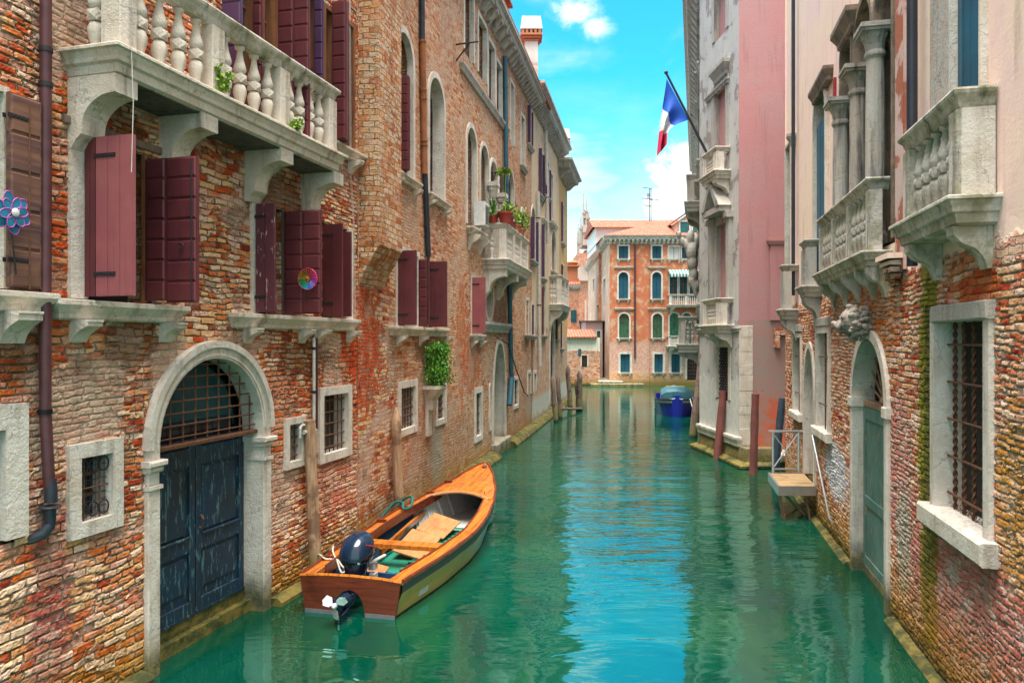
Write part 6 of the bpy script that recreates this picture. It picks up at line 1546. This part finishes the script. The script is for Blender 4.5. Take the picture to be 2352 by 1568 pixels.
# ---------------- blue boat
bb=thing('blue_boat','moored blue work boat with teal rim and covered hold near the canal end','boat',(7.35,32.9,0),R(79))
BB=MW[bb]
L2=7.0
def sec(s):   # s from bow (0, near the camera) to stern
    w=.95*min(1,(.10+s*.75))**.6 if s<1.2 else .95
    w=min(w,.95); z=.78-.20*min(1,s/3)
    return w,z
mb=MB(); rings=[]; sl=[0,.08,.25,.5,.9,1.4,2.2,3.5,5,6.5,L2]
for s in sl:
    w,z=sec(s); w0=w*.80; rings.append([(s,-w,z),(s,-w,z-.16),(s,-w*.97,z-.18),(s,-w0,.0),(s,-w0*.8,-.25),(s,w0*.8,-.25),(s,w0,.0),(s,w*.97,z-.18),(s,w,z-.16),(s,w,z)])
n=10; mb.v=[Vector(p) for r_ in rings for p in r_]
for i in range(len(rings)-1):
    for j in range(n-1): mb.f.append([i*n+j,(i+1)*n+j,(i+1)*n+j+1,i*n+j+1]); mb.m.append(1 if j in (0,8,1,7) else 0)
mb.f.append(list(range(n))); mb.m.append(0); mb.f.append([(len(rings)-1)*n+j for j in range(n)]); mb.m.append(0)
M['bblue']=plain('deep_blue_hull',(.01,.02,.36),.35,0,.3,3); M['bteal']=plain('pale_teal_rim',(.22,.36,.38),.5,0,.4,4)
mb.build('hull',[M['bblue'],M['bteal']],bb,M=BB)
mb=MB()
for side in (-1,1): mb.tube([(s,side*(sec(s)[0]+.02),sec(s)[1]-.17) for s in sl],.03,6); mb.tube([(s,side*(sec(s)[0]+.01),sec(s)[1]) for s in sl],.035,6)
mb.build('rubbing_strake',M['iron'],bb,M=BB)
mb=MB(); mb.box(-.12,.08,-.09,.09,-.3,.98); mb.box(-.06,.1,-.22,.22,.90,.95); mb.build('stem_post',M['bblue'],bb,M=BB)
mb=MB(); mb.loft([[(s,-sec(s)[0]*.96,sec(s)[1]-.04),(s,0,sec(s)[1]+.06),(s,sec(s)[0]*.96,sec(s)[1]-.04),(s,0,sec(s)[1]-.06)] for s in (.1,.5,1,1.6)]); mb.build('foredeck',M['bteal'],bb,M=BB)
mb=MB(); mb.loft([[(s,-w,.55),(s,-w*.95,.55+h),(s,-w*.6,.68+h),(s,0,.72+h),(s,w*.6,.68+h),(s,w*.95,.55+h),(s,w,.55)] for s,w,h in ((1.7,.74,.30),(1.9,.74,.42),(3.6,.74,.46),(3.7,.7,.36))]); mb.build('hold_cover',plain('teal_tarpaulin',(.05,.16,.20),.5,0,.6,3),bb,M=BB)
mb=MB(); mb.loft([[(s,w*math.cos(t),.6+h*math.sin(t)) for t in [PI*i/8 for i in range(9)]] for s,w,h in ((3.9,.7,.40),(5.0,.72,.50),(5.6,.7,.48))]); mb.build('canopy',plain('pale_canopy',(.34,.44,.48),.5,0,.3,3),bb,M=BB)
mb=MB(); mb.box(3.72,3.86,-.45,.45,1.02,1.16); mb.build('yellow_box',plain('yellow_paint',(.75,.45,.03),.5),bb,M=BB)
mb=MB(); mb.loft([[(1.5+.09*math.cos(p)*0+.1*math.sin(p),-.86+(.22+.09*math.cos(p))*math.cos(t)*.4,.75+(.22+.09*math.cos(p))*math.sin(t)) for p in [2*PI*k/8 for k in range(8)]] for t in [2*PI*i/16 for i in range(17)]],False); mb.build('tyre_fender',M['iron'],bb,M=BB)
wpt=lambda u,v,Y:V((u-CX)*Y/F,Y,H-(v-HY)*Y/F)
rope('mooring_rope','long taut pale rope from the blue boat down to the leaning driftwood pile',[wpt(1585,916,32.5),wpt(1592,940,30),wpt(1600,962,27.5)],.02,rp)

# ---------------- posts
def post(name,label,top,base,Y,r,mat,point=False,group=None,cat='mooring post',wob=.02,seg=12,Yt=None):
    rnd=random.Random(int(base[0])); t=wpt(top[0],top[1],Yt or Y); b_=wpt(base[0],base[1],Y); d=b_-t; b2=b_+d*(.9/max(.5,-d.z)) if d.z<0 else b_
    pts=[];rs=[]; n=10
    for i in range(n+1):
        f=i/n; p=t.lerp(b2,f); pts.append(p+V(rnd.uniform(-wob,wob),rnd.uniform(-wob,wob),0)); rs.append(r*(1+rnd.uniform(-.06,.06))*(.94+.12*f))
    if point: pts=[pts[0]+V(0,0,.18)]+pts; rs=[r*.25]+rs
    M[mat]; o=MB().tube(pts[::1],rs,seg).build(name,M[mat],None,smooth=True,label=label,cat=cat,group=group); return o
def wetpost(col,col2,nm):
    m,b=newmat(nm); tc=b.n('ShaderNodeTexCoord').outputs['Object']; z=b.sep(tc)[2]
    g=b.noise(b.vm('MULTIPLY',tc,(16,16,1.4)),1.5,6,.65,.5); n=b.noise(tc,3,4); c=b.mix(b.ss(g,.35,.68),col,col2)
    c=b.mix(b.m('MULTIPLY',b.ss(n,.55,.65),.7),c,tuple(x*.5 for x in col2))
    k=b.m('SUBTRACT',1.0,b.ss(b.m('ADD',z,b.m('MULTIPLY',n,.4)),.35,.95)); c=b.mix(b.m('MULTIPLY',k,.8),c,(.20,.19,.06))
    k=b.m('SUBTRACT',1.0,b.ss(z,.02,.18)); c=b.mix(k,c,(.02,.03,.015)); finish(b,c,.85,g,.7,.015); return m
M['post1']=wetpost((.50,.32,.19),(.27,.15,.09),'wet_pale_timber'); M['post2']=wetpost((.26,.18,.14),(.13,.09,.075),'wet_dark_timber')
post('mooring_post','tall pale split timber post by the blue water door, under the pipe elbow',(711,965),(725,1290),10.25,.088,'post1',wob=.008)
post('mooring_post','round-topped timber post standing behind the middle of the wooden motorboat',(909,958),(917,1180),13.25,.088,'post1',wob=.012,point=True)
post('mooring_post','dark pointed post nearest the wall among the far left piles',(1269,873),(1277,967),31,.095,'post2',True,'far left mooring posts')
post('mooring_post','brownish pointed post next to the nearest far left pile, its foot yellow',(1282,870),(1287,961),32.3,.095,'post2',True,'far left mooring posts')
post('mooring_post','tallest dark pile at the end of the left bank',(1304,848),(1310,936),37.5,.125,'post2',True,'far left mooring posts')
post('mooring_post','pointed pile farthest out in the water on the left',(1331,860),(1332,944),35.7,.13,'post2',True,'far left mooring posts')
post('mooring_post','slim short pile leaning against the outermost left pile',(1324,880),(1328,943),35.9,.09,'post2',True,'far left mooring posts')
mb=MB(); mb.tube([wpt(1283,938,34),wpt(1336,938.5,35.7)],.07,6); place(mb.mesh('mooring_beam',M['postd']),'mooring_beam',None,None,'low horizontal timber beam between the far left piles','beam')
post('mooring_pole','maroon painted pole leaning in front of the grey palazzo wall',(1662,897),(1647,1053),21.3,.115,'postr',cat='mooring pole',wob=0)
post('mooring_pole','straighter maroon pole in front of the slip beside the stone quoins',(1735,904),(1730,1088),18.9,.10,'postr',cat='mooring pole',wob=0)
post('mooring_pole','leaning navy blue pole behind the landing deck rail',(1797,914),(1779,1092),18.55,.095,'postn',cat='mooring pole',wob=0)
mb=MB(); pts=[wpt(1613,790,26.6),wpt(1609,840,26.4),wpt(1606,880,26.2),wpt(1601,925,26),wpt(1596,965,26),wpt(1592,1003,26),wpt(1590,1030,26)]
mb.tube(pts,[.10,.12,.13,.15,.15,.14,.14],10); mb.build('driftwood_pile',M['post2'],None,smooth=True,label='tall crooked driftwood pile leaning beside the blue boat and grey palazzo corner',cat='mooring post')

# ---------------- water
m,b=newmat('canal_water'); g=b.n('ShaderNodeNewGeometry').outputs['Position']; sx,sy,sz=b.sep(g)
n1=b.noise(b.vm('MULTIPLY',g,(.6,1.5,1)),.95,3,.5,.5); n2=b.noise(b.vm('MULTIPLY',g,(.8,2.4,1)),2.8,3,.5,.3); n3=b.noise(g,.16,3,.5)
n4=b.noise(b.vm('MULTIPLY',g,(1.0,1.4,1)),9.0,2,.5)
calm=b.m('MULTIPLY',b.ss(sy,6.5,14.0),b.m('SUBTRACT',1.0,b.m('MULTIPLY',b.ss(sy,20.0,32.0),.72)))
farq=b.m('SUBTRACT',1.0,b.m('MULTIPLY',b.ss(sy,20.0,32.0),.7)); 
h=b.m('ADD',b.m('MULTIPLY',n1,b.m('MULTIPLY',farq,b.m('ADD',.20,b.m('MULTIPLY',calm,.30)))),b.m('MULTIPLY',n2,b.m('ADD',.012,b.m('MULTIPLY',calm,.11)))); h=b.m('ADD',h,b.m('MULTIPLY',n4,b.m('MULTIPLY',calm,.012)))
bump=b.n('ShaderNodeBump',{'Strength':1.0,'Distance':.11,'Height':h}).outputs[0]
n5=b.noise(b.vm('MULTIPLY',g,(1.0,.5,1)),.7,5,.6,1.2)
body=b.mix(b.ss(n3,.35,.65),(.000,.034,.014),(.000,.066,.042)); body=b.mix(b.m('MULTIPLY',b.ss(n5,.52,.68),.6),body,(.010,.070,.026)); body=b.mix(b.m('MULTIPLY',b.ss(n5,.5,.34),.6),body,(.0,.028,.022))
p=b.n('ShaderNodeBsdfPrincipled',{'Base Color':body,'Roughness':.035,'IOR':2.2,'Specular IOR Level':1.0,'Specular Tint':(.5,1.0,.92,1),'Normal':bump})
b.n('ShaderNodeOutputMaterial',{0:p.outputs[0]})
mb=MB(); mb.add([(-60,-30,0),(60,-30,0),(60,140,0),(-60,140,0)],[(0,1,2,3)]); w=place(mb.mesh('water',m),'water',None,None,kind='structure')
# dark sunken foot of the left bank, seen through the shallows

# ---------------- sky
world=bpy.data.worlds.new('World'); SC.world=world; world.use_nodes=True; t=world.node_tree; t.nodes.clear(); b=NB(t)
EL=80; AZ=190
sky=b.n('ShaderNodeTexSky',sky_type='NISHITA',sun_disc=False,sun_elevation=R(EL),sun_rotation=R(AZ),air_density=1.2,dust_density=.6,ozone_density=1.5)
gen=b.n('ShaderNodeTexCoord').outputs['Generated']; dx,dy,dz=b.sep(gen)
hsv=b.n('ShaderNodeHueSaturation',{'Hue':SKYH,'Saturation':SKYS,'Value':1.0,'Color':sky.outputs[0]}).outputs[0]
col=b.mix(1.0,hsv,SKYT[:3],'MULTIPLY')
def dirv(u,v): d=V(u-CX,F,HY-v); d.normalize(); return d
cl=b.noise(b.vm('MULTIPLY',gen,(1,1,2.2)),3.4,7,.58,.3); cl2=b.noise(gen,9,7,.62,.4); cl3=b.noise(b.vm('MULTIPLY',gen,(1,1,1.6)),24,6,.68,.5)
def blob(u,v,r,sq=1.0):
    d=dirv(u,v); q=b.vm('MULTIPLY',b.vm('SUBTRACT',gen,tuple(d)),(1,1,1/sq)); l=b.n('ShaderNodeVectorMath',{0:q},operation='LENGTH').outputs['Value']
    l=b.m('ADD',b.m('DIVIDE',l,r),b.m('MULTIPLY',b.m('SUBTRACT',cl2,.5),3.2)); return b.m('MULTIPLY',b.m('SUBTRACT',1.0,b.ss(l,.45,1.35)),b.ss(b.m('ADD',cl3,b.m('MULTIPLY',b.m('SUBTRACT',1.0,b.ss(l,.0,.9)),.3)),.32,.74))
k=b.m('MULTIPLY',b.ss(cl,.48,.72),.5)
hi=b.ss(b.m('ADD',b.m('ADD',dz,b.m('MULTIPLY',b.m('SUBTRACT',cl,.5),.5)),b.m('MULTIPLY',b.m('SUBTRACT',0.0,dy),.35)),.42,.62)   # unseen white cloud added overhead and behind to neutralise the fill light
k=b.m('MAXIMUM',k,b.m('MULTIPLY',hi,.9))
low=b.m('SUBTRACT',1.0,b.ss(b.m('ADD',dz,b.m('MULTIPLY',b.m('SUBTRACT',cl,.5),.25)),.08,.34)); k=b.m('MAXIMUM',k,b.m('MULTIPLY',low,.62))
for u,v,r,sq,st in ((1560,410,.045,1.1,1),(1510,470,.045,.8,.9),(1600,370,.035,1,.95),(1330,25,.03,.6,.7),(1365,60,.022,.6,.6),(1340,480,.03,.6,.4)):
    k=b.m('MAXIMUM',k,b.m('MULTIPLY',blob(u,v,r,sq),st))
cw_=b.mix(b.ss(cl2,.3,.7),(CLV*.9,CLV*.9,CLV*.92),(CLV*1.02,CLV,CLV*.95)); col=b.mix(k,col,cw_)
bg=b.n('ShaderNodeBackground',{0:col,1:SKYSTR}); b.n('ShaderNodeOutputWorld',{0:bg.outputs[0]})
sun=bpy.data.lights.new('sun','SUN'); sun.energy=SUNE; sun.angle=R(SUNA); sun.color=(1,.95,.86); so=bpy.data.objects.new('sun',sun); COL.objects.link(so)
az=R(AZ); d=V(math.sin(az)*math.cos(R(EL)),math.cos(az)*math.cos(R(EL)),math.sin(R(EL))); so.rotation_euler=d.to_track_quat('Z','Y').to_euler(); so.location=(0,-5,30)
# ---------------- camera
cam=bpy.data.cameras.new('camera'); cam.lens=36*F/2352; cam.sensor_width=36; cam.clip_end=2000; cam.clip_start=.05; cam.shift_y=(784-HY)/2352*-1
co=bpy.data.objects.new('camera',cam); COL.objects.link(co); co.location=(0,0,H); co.rotation_euler=(R(90),0,0); SC.camera=co
vs=SC.view_settings; vs.view_transform='Standard'; vs.look='None'; vs.gamma=1; vs.exposure=EXPO
SC.render.engine='CYCLES'; SC.cycles.max_bounces=8; SC.cycles.use_denoising=True; SC.cycles.caustics_reflective=False; SC.cycles.caustics_refractive=False
